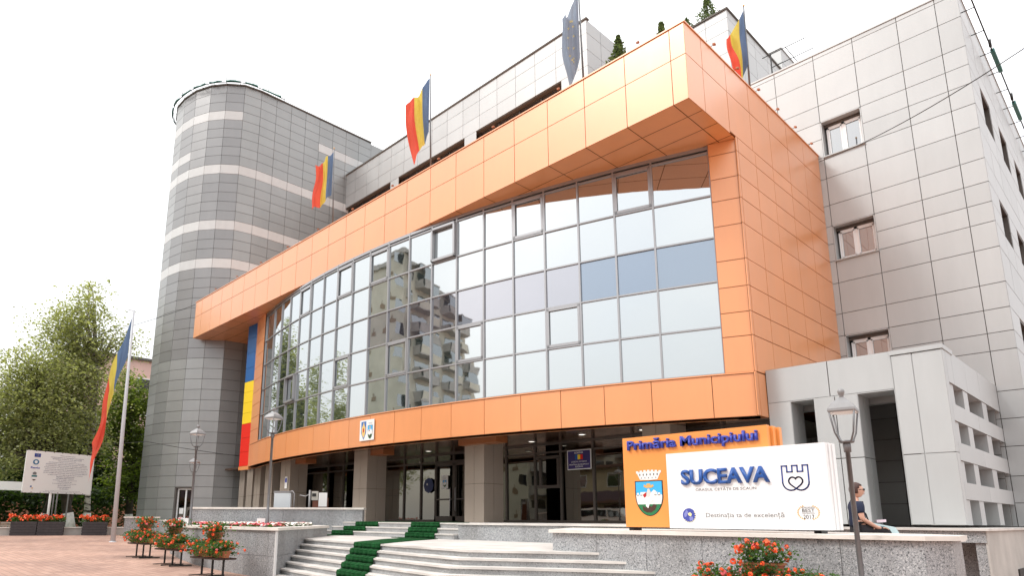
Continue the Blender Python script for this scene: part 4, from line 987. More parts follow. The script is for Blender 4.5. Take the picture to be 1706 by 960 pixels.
# ------------------------------------------------------------------ street lamps
def lamp_proto():
    o = thing('street_lamp', 'x', 'street lamp', (0, 0, 0), 'square headed lantern lamp posts', world=False)
    H = 2.62; k = MB(LMP); k.lathe([(.055, 0), (.05, .4), (.038, .42), (.033, H-.12), (.05, H-.12), (.055, H-.02), (.045, H)], n=12, m=LMP); k.lathe([(.1, 0), (.09, .03), (.055, .04)], n=12, m=LMP); k.build('post', o)
    k = MB(LMP)
    for i in range(4):
        a_ = pi/4+i*pi/2; d_ = V3((cos(a_), sin(a_), 0)); k.tube([d_*.04+Z*H, d_*.11+Z*(H+.03), d_*.17+Z*(H+.13), d_*.235+Z*(H+.42)], .013, LMP, 6)
    k.lathe([(.0, H), (.10, H+.0), (.11, H+.03), (.0, H+.04)], n=8, m=LMP); k.build('lantern_frame', o)
    k = MB(LMT); c = [(.245, H+.40), (.26, H+.42), (.255, H+.45), (.19, H+.52), (.11, H+.57), (.06, H+.60), (.03, H+.61)]
    for (r0, z0), (r1, z1) in zip(c, c[1:]):
        for i in range(4):
            a0, a1 = pi/4+i*pi/2, pi/4+(i+1)*pi/2; k.face([(r0*cos(a0), r0*sin(a0), z0), (r0*cos(a1), r0*sin(a1), z0), (r1*cos(a1), r1*sin(a1), z1), (r1*cos(a0), r1*sin(a0), z1)], LMT)
    k.face([(.245*cos(pi/4+i*pi/2), .245*sin(pi/4+i*pi/2), H+.40) for i in range(4)][::-1], WHT)
    k.lathe([(.028, H+.60), (.03, H+.64), (.045, H+.66), (.05, H+.69), (.035, H+.72), (.0, H+.73)], n=12, m=LMT); k.build('lantern_roof', o)
    k = MB(LIT if False else WHT); k.lathe([(.0, H+.385), (.14, H+.39), (.16, H+.40)], n=14, m=WHT); k.build('diffuser', o)
    return o
lp = lamp_proto(); lp.scale = (1, 1, 1); lp.location = (-2.88, 9.62, 0); lp.rotation_euler = (0, 0, .15); lp['label'] = 'grey lantern lamp post in front of the sign platform at the right'
dup(lp, (-16.75, 8.62, 1.28), .3, 'grey lantern lamp post in the raised flower bed near the steps')
dup(lp, (-21.72, 8.52, 1.28), .3, 'grey lantern lamp post at the far left end of the raised flower bed')
dup(lp, (-29.0, 11.35, .95), .8, 'grey lantern lamp post seen low behind the flower bed lamp, in front of the tower')
lp.scale = (.88, .88, 1)
for i, (x, y, lab) in enumerate(((-16.95, 8.45, 'small white electric box on the lamp post near the steps'), (-22.05, 8.35, 'small white electric box on the lamp post near the tower'))):
    o = thing('electric_box', lab, 'electric box', (x, y, 1.40), 'electric boxes on the lamp posts')
    k = MB(WHT)
    for s_ in (0, .24): k.obox(V3((x, y, 1.38))-CAMR*(.02-s_*.55), CAMR*.125, V3((-.731, .682, 0))*.12, Z*.24, WHT)
    k.build('box_body', o); k = MB(SHR); k.obox(V3((x, y, 1.5))+CAMR*.02-V3((-.731, .682, 0))*.004, CAMR*.04, V3((-.731, .682, 0))*.004, Z*.05, GLD); k.build('warning_label', o)
# ------------------------------------------------------------------ flower stands and boxes
def leaf(mb, p, s_, m, up_=.4):
    a_ = random.uniform(0, 6.28); e = random.uniform(-.7, .9); d_ = V3((cos(a_)*cos(e), sin(a_)*cos(e), sin(e))); n_ = V3((random.gauss(0, .6), random.gauss(0, .6), 1)).normalized(); t_ = d_.cross(n_).normalized()
    mb.face([p, p+d_*s_*.5+t_*s_*.42, p+d_*s_, p+d_*s_*.5-t_*s_*.42], m)
def plant(o, L, hgt, nl, nf, spread=.18, seed=0, pink=.1, name='geranium'):
    k = MB(LFG); f = MB(FLR, FLP, FLW)
    for _ in range(nl):
        x = random.uniform(-L/2, L/2); h = random.random(); y = random.gauss(0, spread*(.6+.6*h)); x += random.gauss(0, .06+.05*h)
        z = .02+hgt*h*(1-abs(y)/(spread*3.5)); 
        if random.random() < .22: z = -.12+random.random()*.12; y = random.choice((-1, 1))*random.uniform(.1, .26)
        leaf(k, V3((x, y, z)), random.uniform(.035, .065), LFG)
    for _ in range(nf//2):
        x = random.uniform(-L/2, L/2); k.tube([(x, 0, 0), (x+random.gauss(0, .1), random.gauss(0, .14), hgt*random.uniform(.7, 1.2))], .004, LFG, 3)
    for _ in range(nf):
        x = random.uniform(-L/2-.05, L/2+.05); y = random.gauss(0, spread*1.2); z = hgt*random.uniform(.35, 1.15)-abs(y)*.35; c = V3((x, y, z)); r_ = random.uniform(.032, .055)
        mm = FLR if random.random() > pink else random.choice((FLP, FLP, FLW))
        for _ in range(16):
            d_ = V3((random.gauss(0, 1), random.gauss(0, 1), random.gauss(.2, 1))).normalized(); t_ = d_.orthogonal().normalized(); b_ = d_.cross(t_); q = c+d_*r_*.7; s_ = r_*.42
            f.face([q+t_*s_, q+b_*s_, q-t_*s_, q-b_*s_], mm)
    k.build('foliage', o); f.build('blossoms', o)
def flower_box(label, loc, rz, L=.5, **a):
    o = thing('flower_box', label, 'flower box', loc, 'terracotta flower boxes on the stands', world=False); o.rotation_euler = (0, 0, rz)
    k = MB(TER); h = .15; a0, b0, a1, b1 = L/2-.035, .065, L/2, .095
    lo = [(-a0, -b0), (a0, -b0), (a0, b0), (-a0, b0)]; hi = [(-a1, -b1), (a1, -b1), (a1, b1), (-a1, b1)]
    k.face([(x, y, -h) for x, y in lo][::-1])
    for i in range(4): j = (i+1) % 4; k.face([(*lo[i], -h), (*lo[j], -h), (*hi[j], 0), (*hi[i], 0)])
    for i in range(4):
        j = (i+1) % 4; p, q = V3((*hi[i], 0)), V3((*hi[j], 0)); k.obox(p-Z*.022+(p*.05), (q-p)*1.05, -p.normalized()*.012, Z*.026, TER) if False else None
    k.box((-a1-.012, -b1-.012, -.025), (a1+.012, -b1+.004, .004)); k.box((-a1-.012, b1-.004, -.025), (a1+.012, b1+.012, .004)); k.box((-a1-.012, -b1, -.025), (-a1+.004, b1, .004)); k.box((a1-.004, -b1, -.025), (a1+.012, b1, .004))
    k.face([(-a1, -b1, -.02), (a1, -b1, -.02), (a1, b1, -.02), (-a1, b1, -.02)], BWD)
    k.build('box', o)
    plant(o, L, **a); return o
def stand(label, loc, rz, L=1.5):
    o = thing('flower_stand', label, 'flower stand', loc, 'dark wooden flower stands', world=False); o.rotation_euler = (0, 0, rz)
    for x in (-L/2+.2, 0, L/2-.2):
        k = MB(BLK); k.box((x-.02, -.02, .02), (x+.02, .02, .42)); k.box((x-.02, -.32, 0), (x+.02, .32, .03)); k.build('leg', o)
    k = MB(BWD)
    for y in (-.24, -.08, .08): k.box((-L/2, y, .42), (L/2, y+.14, .46))
    k.build('seat', o)
    k = MB(BWD); k.box((-.03, -.03, .46), (.03, .03, .86)); k.box((-.3, -.1, .86), (.3, .1, .885)); k.build('upper_shelf', o)
    return o
ST = [((-16.35, 7.05), .05, 'nearest the steps'), ((-19.95, 7.42), .05, 'in the middle of three'), ((-23.3, 7.7), .05, 'farthest from the steps')]
for (x, y), rz, lab in ST:
    z = gz(x)
    stand('dark wooden flower stand with geraniums, '+lab, (x, y, z), rz)
    for q, (dx, dy, dz, L_, nm) in enumerate(((-.42, -.12, .62, .5, 'lower left'), (.12, -.14, .62, .45, 'lower middle'), (.58, -.05, .62, .45, 'lower right'), (.0, 0, 1.04, .36, 'top'))):
        flower_box('red geranium box, %s on the stand %s' % (nm, lab), (x+dx, y+dy, z+dz), rz+(.15 if q != 3 else .6), L_, hgt=.25, nl=900, nf=36, spread=.19, pink=.25 if q == 3 else .08)
x, y = -3.92, 9.15
stand('dark flower stand with geraniums in front of the granite sign platform', (x, y, 0), 0, 1.3)
for q, (dx, dy, dz, L_, nm) in enumerate(((-.5, -.1, .70, .55, 'lower left'), (.08, -.16, .68, .5, 'lower middle'), (.62, -.05, .69, .55, 'lower right'), (.02, 0, 1.03, .50, 'top'))):
    flower_box('terracotta box of red geraniums, %s on the stand before the sign' % nm, (x+dx, y+dy, dz+.04), (.05 if q == 3 else .1), L_, hgt=.28, nl=800, nf=34, spread=.16, pink=.12)
# dark plank planters
for i, (a_, b_, lab) in enumerate((((-41.35, 7.0), (-41.0, 8.1), 'dark slatted planter with orange flowers, left one of the adjoining pair'), ((-41.0, 8.13), (-40.65, 9.27), 'dark slatted planter with orange flowers, right one of the adjoining pair'), ((-40.45, 10.1), (-40.1, 11.25), 'dark slatted planter with orange flowers standing alone near the flagpole'))):
    a3, b3 = V3((*a_, .69)), V3((*b_, .69)); d_ = (b3-a3).normalized(); n_ = V3((d_.y, -d_.x, 0)); L_ = (b3-a3).length
    o = thing('planter_box', lab, 'planter', tuple(a3), 'dark slatted planters by the lawn')
    k = MB(BRN)
    for j in range(5): k.obox(a3+Z*(.01+j*.145)+n_*.0, d_*L_, -n_*.75, Z*.125, BRN)
    k.obox(a3+d_*.03-n_*.03, d_*(L_-.06), -n_*.69, Z*.68, BLK); k.build('box', o)
    k = MB(LFG); f = MB(FLR)
    for _ in range(700): leaf(k, a3+d_*random.uniform(0, L_)-n_*random.uniform(.05, .7)+Z*random.uniform(.70, .95), .09, LFG)
    for _ in range(34):
        c = a3+d_*random.uniform(-.1, L_)-n_*random.uniform(-.05, .6)+Z*random.uniform(.80, 1.05)
        for _ in range(8):
            e = V3((random.gauss(0, .05), random.gauss(0, .05), random.gauss(0, .04))); u_ = V3((random.random()-.5, random.random()-.5, random.random()-.5)).normalized()*.045; v_ = u_.orthogonal().normalized()*.045; f.face([c+e-u_, c+e-v_, c+e+u_, c+e+v_], FLR)
    k.build('foliage', o); f.build('blossoms', o)
# ------------------------------------------------------------------ information board

ib_ = thing('information_board', 'large white project information board on posts behind the planters', 'information board', (-43.95, 9.5, .69))
bl, br_ = V3((-43.33, 7.64, 2.97)), V3((-44.57, 11.38, 2.97)); bd_ = (br_-bl).normalized(); bn = V3((bd_.y, -bd_.x, 0)); BLn = (br_-bl).length
k = MB(SHW, BLK); k.obox(bl, br_-bl, -bn*.06, Z*2.33, SHW)
for q in range(9):
    for zz in (2.99, 5.27): k.obox(bl+bd_*(BLn*q/8-.02)+bn*.003+Z*(zz-2.97), bd_*.05, bn*.01, Z*.03, BLK)
k.build('panel', ib_)
k = MB(LMT)
for u in (.42, .47, .52): k.tube([bl+bd_*BLn*u-bn*.12+Z*(-2.3), bl+bd_*BLn*u-bn*.12+Z*1.6], .07 if u == .42 else .035, WHT if u == .42 else LMT, 8)
k.build('post', ib_)
def btext(s_, cx_, w_, v0, v1, m_, bold=.0):
    o_ = text(s_, cx_-w_/2, cx_+w_/2, v0, v1, 0, m_, 'lettering', None, None, .001, bold)
    a_ = math.atan2(bd_.y, bd_.x); M_ = Matrix.Translation(bl+bn*.012-V3(ib_.location)) @ Matrix.Rotation(a_, 4, 'Z')
    o_.data.transform(M_); o_.parent = ib_
T1 = mat('board_print', (.14, .14, .22), .6)
for i, (s_, w_) in enumerate((('Titlul proiectului', .9), ('SISTEM INTEGRAT DE TRANSPORT ECOLOGIC ÎN', 1.95), ('MUNICIPIUL SUCEAVA, COD SMIS 122580', 1.7), ('Obiectivul proiectului', 1.05),
    ('PROMOVAREA MOBILITĂȚII URBANE DURABILE PRIN', 2.1), ('MODERNIZAREA, DEZVOLTAREA ȘI EXTINDEREA TRANSEELOR', 2.4), ('DE TRANSPORT PUBLIC ELECTRIC ȘI IMPLEMENTAREA UNUI', 2.4), ('SISTEM INTEGRAT DE TRAFIC MANAGEMENT, BAZAT PE SOLUȚII', 2.55),
    ('INOVATIVE DE UTILIZARE A TRANSPORTULUI PUBLIC ÎN', 2.4), ('VEDEREA CREȘTERII ATRACTIVITĂȚII ACESTUIA ÎN DETRIMENTUL', 2.6), ('AUTOTURISMELOR PERSONALE, FAPT CE VA CONDUCE IMPLICIT', 2.6), ('LA REDUCEREA POLUĂRII ÎN MUNICIPIUL SUCEAVA', 2.05),
    ('Numele beneficiarului', 1.05), ('UAT MUNICIPIUL SUCEAVA', 1.05), ('Valoarea totală a proiectului', 1.4), ('118.985.650,55 lei', .8), ('Contribuția Uniunii Europene', 1.4), ('80.227.783,23 lei', .75), ('Data finalizării', .75), ('31.07.2021', .5))):
    z_ = 2.12-i*.099; btext(s_, 2.30, w_, z_, z_+.052, T1, .01)
btext('Proiect cofinanțat din Fondul European de Dezvoltare Regională', 2.25, 2.0, .12, .16, T1); btext('prin Programul Operațional Regional', 2.25, 2.2, .05, .09, T1)
btext('Regio', .55, .5, 1.30, 1.44, BLV, .02)
k = MB(PB)
def bq(P, m_, lift=.014): k.face([bl+bd_*u+Z*v+bn*lift for u, v in P], m_)
bq([(.42, 1.98), (.76, 1.98), (.76, 2.18), (.42, 2.18)], NVY)
for i in range(12): a_ = i*pi/6; bq([(.59+.06*cos(a_)+.01*cos(b_), 2.08+.06*sin(a_)+.01*sin(b_)) for b_ in (0, 1.57, 3.14, 4.71)], YL, .018)
bq([(.55+.17*cos(i*pi/10), 1.70+.15*sin(i*pi/10)) for i in range(20)], mat('seal_blue', (.05, .17, .30), .5)); bq([(.55+.09*cos(i*pi/3), 1.70+.09*sin(i*pi/3)) for i in range(6)], SHW, .018)
bq([(.40, .96), (.70, .96), (.70, .82), (.63, .72), (.55, .66), (.47, .72), (.40, .82)], SHW, .014); bq([(.40, .96), (.70, .96), (.70, .87), (.40, .87)], mat('teal', (.02, .16, .18), .5), .018); bq([(.44, .74), (.66, .74), (.55, .66)], SHD, .02)
bq([(.46, 1.0), (.64, 1.0), (.66, 1.10), (.55, 1.16), (.44, 1.10)], TXG, .018); bq([(.40, .30), (.48, .30), (.48, .38), (.40, .38)], PB); bq([(.48, .22), (.56, .22), (.56, .28), (.48, .28)], GLD)
k.build('emblems', ib_)
# ------------------------------------------------------------------ trees
def strand(k, p, L_, s_, m_, n):
    q = V3(p); dx, dy = random.gauss(0, .10), random.gauss(0, .10)
    for i in range(n):
        q = q+V3((dx+random.gauss(0, .03), dy+random.gauss(0, .03), -L_/n)); leaf(k, q+V3((random.gauss(0, .07), random.gauss(0, .07), 0)), s_*random.uniform(.7, 1.3), m_)
def tree(name, label, cat, base, trunk, rads, lobes, kind, nclus, m_, bark, wash=True, ls=.16, grp=None, seed=0):
    random.seed(seed); o = thing(name, label, cat, base, grp)
    k = MB(bark); tr = [V3(p) for p in trunk]; k.tube(tr, rads, bark, 9)
    crown_c = sum((V3(l[0])*l[1][2] for l in lobes), V3())/sum(l[1][2] for l in lobes)
    cl = MB(m_); pts_ = []
    tot = sum(l[1][0]*l[1][1]*l[1][2] for l in lobes)
    for c_, r_ in lobes:
        n_ = max(6, int(nclus*r_[0]*r_[1]*r_[2]/tot))
        for _ in range(n_):
            while True:
                v = V3((random.uniform(-1, 1), random.uniform(-1, 1), random.uniform(-1, 1)))
                if v.length < 1: break
            v = v*(.55+.45*random.random()) if v.length > .3 else v
            pts_.append(V3((c_[0]+v.x*r_[0], c_[1]+v.y*r_[1], c_[2]+v.z*r_[2])))
    for i, p in enumerate(pts_):
        if kind == 'birch' and wash and p.x > trunk[0][0]-.3 and p.z < trunk[-1][2]+.5 and abs(p.y-.5*(trunk[0][1]+trunk[-1][1])) < .55 and seed == 11: continue
        if i % 9 == 0:
            z_ = min(max(p.z-2.2, tr[0].z+.35*(tr[-1].z-tr[0].z)), tr[-1].z); q = tr[-1]
            for a_, b_ in zip(tr, tr[1:]):
                if a_.z <= z_ <= b_.z: q = a_.lerp(b_, (z_-a_.z)/(b_.z-a_.z))
            mid = q.lerp(p, .5)+Z*.35; k.tube([q, mid, p], [.07, .045, .015], bark, 5)
        if kind == 'birch':
            for _ in range(3): strand(cl, p+V3((random.gauss(0, .3), random.gauss(0, .3), random.gauss(0, .2))), random.uniform(.7, 1.9), ls, m_, random.randint(9, 15))
        else:
            R_ = random.uniform(.35, .75)
            for _ in range(30):
                d_ = V3((random.gauss(0, 1), random.gauss(0, 1), random.gauss(0, .7))); leaf(cl, p+d_*R_*.6, ls*random.uniform(.8, 1.5), m_)
    k.build('trunk', o); cl.build('crown', o)
    if wash:
        r0 = rads[0]*1.05; k = MB(LIM); d_ = (tr[1]-tr[0]).normalized(); k.tube([tr[0]-Z*.02, tr[0]+d_*1.25], [r0, r0*.97], LIM, 10); k.build('whitewash_band', o)
    return o
GT = 'trees on the lawn left of the tower'
tree('birch_tree', 'tall birch with forked white trunk and drooping thin crown', 'tree', (-51.35, 13.12, .69), [(-51.35, 13.12, .69), (-51.3, 12.95, 3), (-51.4, 12.95, 6), (-51.45, 12.75, 9.5), (-51.47, 12.63, 12.4)], [.24, .19, .17, .15, .12],
     [((-51.5, 11.5, 17.3), (1.3, 1.15, 1.7)), ((-51.5, 11.0, 16.0), (1.5, 1.7, 1.2)), ((-51.5, 11.0, 14.5), (2.0, 2.6, 1.9)), ((-51.4, 14.2, 14.7), (1.2, 1.3, 1.1)), ((-51.5, 11.8, 12), (2.4, 2.5, 2.3)), ((-51.6, 10.4, 9.4), (2.4, 2.9, 2.5)), ((-51.6, 12.4, 7.5), (2.0, 1.6, 2))], 'birch', 900, LFB, BIR, seed=11, ls=.17, grp=GT)
b = bpy.data.objects['birch_tree']
k = MB(BIR); k.tube([(-51.47, 12.65, 12.2), (-51.6, 12.0, 14), (-51.7, 11.7, 15.4), (-51.7, 11.5, 18.2)], [.11, .09, .07, .03], BIR, 7); k.tube([(-51.47, 12.63, 12.2), (-51.4, 13.1, 13.6), (-51.3, 13.5, 14.9)], [.10, .08, .03], BIR, 7); k.tube([(-51.4, 13.1, 13.6), (-51.3, 14.3, 14.4)], [.05, .02], BIR, 6)
k.build('limb', b)
tree('birch_tree', 'broad drooping birch left of the tallest one, dark whitewashed trunk', 'tree', (-48.65, 11.5, .69), [(-48.65, 11.5, .69), (-48.8, 11.0, 3), (-49.2, 9.8, 6.5), (-49.4, 9.0, 10)], [.34, .26, .2, .1],
     [((-49.3, 8.6, 11.2), (2.2, 2.3, 2.3)), ((-49.3, 7.6, 8.6), (2.4, 2.8, 2.5)), ((-49.3, 9.8, 7.6), (2.2, 2.4, 2.6)), ((-49.4, 6.6, 6.2), (2, 2.2, 2))], 'birch', 800, LFB, BRK, seed=12, ls=.16, grp=GT)
tree('birch_tree', 'loose drooping birch at the far left edge of the square', 'tree', (-56.9, 8.2, .69), [(-56.9, 8.2, .69), (-56.8, 7.6, 5), (-56.8, 7.0, 9.5)], [.25, .2, .1],
     [((-56.8, 6.6, 10), (2.2, 2.6, 2.2)), ((-56.8, 5.6, 7.2), (2.4, 3.2, 2.6)), ((-57, 8.8, 7), (2, 2.2, 2.4)), ((-57, 3.2, 8.2), (2, 2.4, 2.6))], 'birch', 520, LFB, BRK, seed=13, grp=GT)
tree('lime_tree', 'dense green tree between the birches and the round tower', 'tree', (-59.3, 18.2, .69), [(-59.3, 18.2, .69), (-59.3, 18.1, 5), (-59.4, 17.6, 9)], [.3, .25, .12],
     [((-59.4, 17.6, 11.6), (2.3, 2.4, 2.6)), ((-59.3, 18.6, 8.2), (2.4, 2.6, 2.8)), ((-59.3, 16.2, 9), (2.2, 2.2, 3)), ((-59.3, 18.0, 5), (2.4, 2.8, 2.2))], 'leaf', 520, LFM, BRK, seed=14, ls=.2, grp=GT)
for i, (x, y, h, lab) in enumerate(((-64, 22.5, 11.5, 'dark leafy tree partly hidden by the edge of the round tower'), (-66, 12.5, 9.5, 'dark leafy tree in the shade behind the tallest birch'), (-68, 17, 10, 'dark leafy tree behind the dense green tree'), (-64, 6.5, 8.5, 'dark leafy tree behind the information board'), (-70, 2.0, 9, 'dark leafy tree beyond the bus shelter'))):
    tree('leafy_tree', lab, 'tree', (x, y, .69), [(x, y, .69), (x, y+.2, 3), (x, y, h*.7)], [.28, .22, .1], [((x, y, h*.66), (2.6, 3.0, h*.34)), ((x, y-1.5, h*.45), (2.4, 2.6, h*.24)), ((x, y+1.6, h*.42), (2.4, 2.4, h*.25))], 'leaf', 330, LFD, BRK, seed=30+i, ls=.27, grp=GT)
for i, (x, y, lab) in enumerate(((-52.7, 11.8, 'slim tree with leaning whitewashed trunk between the two big birches'), (-56.9, 11.4, 'slim dark tree with whitewashed base seen under the information board'))):
    tree('slim_tree', lab, 'tree', (x, y, .69), [(x, y, .69), (x+.2, y+.4, 3), (x, y+.2, 6.5)], [.2, .16, .08], [((x, y, 7.3), (1.8, 1.9, 1.9)), ((x, y-.6, 5.2), (1.4, 1.6, 1.0))], 'leaf', 120, LFD, BRK, seed=50+i, ls=.22, grp=GT)
def hedge(name, label, P, h, wd, n, m_, ls):
    k = MB(m_); random.seed(4)
    for _ in range(n):
        i = random.randrange(len(P)-1); p = V3((*P[i], .69)).lerp(V3((*P[i+1], .69)), random.random()); leaf(k, p+V3((random.gauss(0, wd), random.gauss(0, wd), h*random.random()**.8)), ls, m_)
    return k.build(name)
tag(hedge('shrubbery', '', [(-74, -6), (-62, 8), (-60, 15), (-62, 26)], 3.4, .8, 9000, LFD, .3), 'dark green shrubbery massed behind the tree trunks', None, None, 'stuff')
for i, (x, y, h, lab) in enumerate(((-72, -5, 22, 'tall birch across the square, mirrored in the left part of the glass front'), (-68, -10.5, 23, 'full crowned birch across the square, mirrored in the glass front'))):
    tree('birch_tree', lab, 'tree', (x, y, .69), [(x, y, .69), (x, y+.3, h*.4), (x, y, h*.85)], [.3, .2, .06], [((x, y, h*.86), (1.8, 1.8, h*.14)), ((x, y, h*.62), (2.8, 2.8, h*.2)), ((x+.6, y, h*.38), (2.8, 3, h*.17))], 'birch', 560, LFB, BIR, seed=60+i, ls=.22)
# ------------------------------------------------------------------ buildings beyond
pb = thing('pink_building', 'pale pink rendered building behind the trees beside the round tower', 'building', (-90, 28, .6))
k = MB(PKB); k.box((-100, 18, .5), (-82, 46, 20.0), PKB); k.build('wall', pb)
k = MB(GRJ); k.box((-100.3, 17.7, 20.0), (-81.7, 46.3, 20.3)); k.build('roof', pb)
for y in (24.4, 28.5, 32.5):
    for z in (3.5, 6.8, 10.1, 13.4, 16.2):
        k = MB(WPV); k.box((-82.0, y, z), (-81.9, y+1.6, z+1.7)); w_ = k.build('window', pb); g = MB(GLW); g.box((-81.92, y+.12, z+.12), (-81.89, y+1.48, z+1.58)); sub(g, 'pane', w_, pb)
pk = thing('park_wall', 'low terracotta coloured building wall seen between the whitewashed trunks', 'wall', (-74, 14, .6))
k = MB(mat('brick_render', (.42, .17, .11), .9, 0, .1, 2)); k.box((-76, 9.5, .6), (-75.6, 24, 3.2)); k.build('wall', pk)
ap = thing('apartment_block', 'tall beige apartment block across the street, mirrored in the glass front', 'building', (-60, -38, .4))
k = MB(BEI); k.box((-66, -56, .4), (-54, -21, 33), BEI); k.box((-66.3, -56.3, 33), (-53.7, -20.7, 33.6), CON); k.box((-62, -40, 33.6), (-57, -34, 36), BEI); k.build('wall', ap)
k = MB(mat('mosaic_brown', (.28, .20, .13), .9))
random.seed(5)
for f_ in range(11):
    z = 2+f_*2.85
    for x in (-64.6, -62.2, -59.2, -56.4):
        w0, h0 = random.uniform(.5, .9), random.uniform(.3, .6)
        if random.random() < .7: k.box((x, -20.99, z), (x+w0, -20.96, z+h0)); k.box((x+.3, -20.985, z+h0), (x+.4, -20.95, z+h0+.5))
k.build('wall_mosaic', ap)
k = MB(CON, DRK); g2 = MB(GLW)
for f_ in range(11):
    z = 2+f_*2.85
    for y in range(-55, -23, 6):
        k.box((-54, y, z-.15), (-52.6, y+3.6, z), CON); k.box((-52.75, y, z), (-52.6, y+3.6, z+1.0), BEI if f_ % 2 else CON); k.box((-54, y, z), (-52.6, y+.12, z+1.0), CON); k.box((-54, y+3.48, z), (-52.6, y+3.6, z+1.0), CON)
        if (f_+y) % 3 == 0: g2.box((-52.7, y+.1, z+1.0), (-52.66, y+3.5, z+2.6)); k.box((-54, y, z+2.6), (-52.6, y+3.6, z+2.7), CON)
        g2.box((-53.99, y+.4, z+.2), (-53.95, y+3.2, z+2.1)); g2.box((-53.99, y+4.2, z+.9), (-53.95, y+5.6, z+2.2))
k.build('balconies', ap); g2.build('windows', ap)
sh = thing('shop_building', 'low shop building across the street, mirrored in the ground floor glass', 'building', (-32, -27, .3))
k = MB(mat('shop_render', (.50, .42, .28), .9, 0, .1, .6)); k.box((-50, -34, .2), (-8, -22, 7.4)); k.build('wall', sh)
k = MB(mat('shop_roof', (.18, .10, .07), .9)); k.box((-50.5, -34.5, 7.4), (-7.5, -21.4, 7.8)); k.box((-50, -21.99, 3.6), (-8, -21.3, 3.9)); k.build('roof', sh)
k = MB(mat('shop_fascia', (.16, .11, .13), .6)); k.box((-50, -21.98, 3.9), (-8, -21.9, 4.8)); k.build('fascia', sh)
for x in range(-48, -10, 4):
    k = MB(mat('shopfront%d' % x, (.10, .04, .03), .5)); k.box((x, -21.97, .6), (x+3.2, -21.9, 3.4)); w_ = k.build('shopfront', sh); g = MB(GLW); g.box((x+.2, -21.9, 1.0), (x+3.0, -21.88, 3.2)); sub(g, 'pane', w_, sh)
    k = MB(WPV); k.box((x+.6, -21.97, 5.3), (x+2.4, -21.92, 6.9)); w_ = k.build('window', sh); g = MB(GLW); g.box((x+.7, -21.92, 5.4), (x+2.3, -21.9, 6.8)); sub(g, 'pane', w_, sh)
for i, (x0, x1, y0, h, lab) in enumerate(((-48, -22, -46, 12.5, 'four storey grey building far across the street'), (-19, 12, -50, 13.5, 'four storey brown building far across the street'))):
    sb = thing('street_building', lab, 'building', ((x0+x1)/2, y0-6, 0))
    k = MB(mat('street_render%d' % i, ((.34, .30, .26), (.27, .20, .16))[i], .9, 0, .1, .5)); k.box((x0, y0-12, 0), (x1, y0, h)); k.build('wall', sb)
    k = MB(CON); k.box((x0-.4, y0-12.4, h), (x1+.4, y0+.4, h+.3)); k.build('roof', sb)
    for f_ in range(4):
        for q in range(int((x1-x0)/3.2)):
            x = x0+1+q*3.2; z = 1.6+f_*3; k = MB(WPV); k.box((x, y0, z), (x+1.7, y0+.06, z+1.6)); w_ = k.build('window', sb); g = MB(GLW); g.box((x+.12, y0+.06, z+.12), (x+1.58, y0+.09, z+1.48)); sub(g, 'pane', w_, sb)
vn = thing('parked_van', 'white van parked across the street, mirrored in the ground floor glass', 'van', (-37, -12, .5))
k = MB(WHT); side = [(-40, .95), (-40, 1.9), (-39.6, 2.75), (-34.9, 2.8), (-34.3, 2.1), (-33.3, 1.75), (-33.1, .95)]
k.xz(side, -13.0, -11.0, WHT); k.build('body', vn)
k = MB(GLW); k.xz([(-39.5, 1.95), (-39.3, 2.55), (-36.2, 2.6), (-36.2, 1.95)], -10.98, -10.96, GLW); k.xz([(-36.0, 1.95), (-36.0, 2.6), (-35.0, 2.6), (-34.5, 1.95)], -10.98, -10.96, GLW); k.build('side_window', vn)
for x in (-38.7, -34.4):
    for y in (-11.2, -13.0):
        k = MB(BLK); k.xz([(x+.38*cos(i*pi/9), .98+.38*sin(i*pi/9)) for i in range(18)], y, y+.24, BLK); w_ = k.build('wheel', vn); g = MB(ALU); g.xz([(x+.2*cos(i*pi/6), .98+.2*sin(i*pi/6)) for i in range(12)], y+.24, y+.25, ALU); sub(g, 'hub', w_, vn)
# ------------------------------------------------------------------ bus shelter, bin, park bench
bs = thing('bus_shelter', 'white framed open shelter at the far left behind the board', 'shelter', (-48.5, 7, .69))
k = MB(WHT); k.box((-50.2, 6.4, 3.25), (-47.2, 11.0, 3.45)); k.box((-47.3, 6.4, 3.2), (-47.15, 11.0, 3.7)); k.build('roof', bs)
k = MB(LMT)
for x, y in ((-47.3, 6.9), (-47.3, 7.15), (-50, 6.9), (-47.3, 10.8), (-50, 10.8)): k.box((x, y, .69), (x+.07, y+.07, 3.3))
k.build('frame', bs)
pbn = thing('park_bench', 'pale slatted bench under the shelter roof behind the planters', 'bench', (-46.6, 8.6, .69))
k = MB(mat('pale_wood', (.42, .32, .27), .8))
for z in (1.12, 1.26): k.obox((-46.0, 7.3, z), (.6, 2.4, 0), (-.04, .01, 0), (0, 0, .10))
k.obox((-46.1, 7.4, 1.05), (.6, 2.4, 0), (-.4, .1, 0), (0, 0, .04)); k.build('seat', pbn)
for q in (.1, .5, .9):
    k = MB(BLK); x, y = -46.1+.6*q, 7.4+2.4*q; k.box((x-.35, y, .69), (x-.3, y+.05, 1.05)); k.box((x-.02, y, .69), (x+.03, y+.05, 1.4)); k.build('leg', pbn)
lb = thing('litter_bin', 'black litter bin beside the shelter post', 'litter bin', (-46.6, 7.0, .69))
k = MB(BLK); k.lathe([(.26, .72), (.30, 1.5)], (-46.6, 7.0), 14, BLK); k.build('bin_body', lb); k = MB(DKF); k.lathe([(.32, 1.5), (.33, 1.56), (.2, 1.6), (.0, 1.6)], (-46.6, 7.0), 14); k.build('rim', lb)
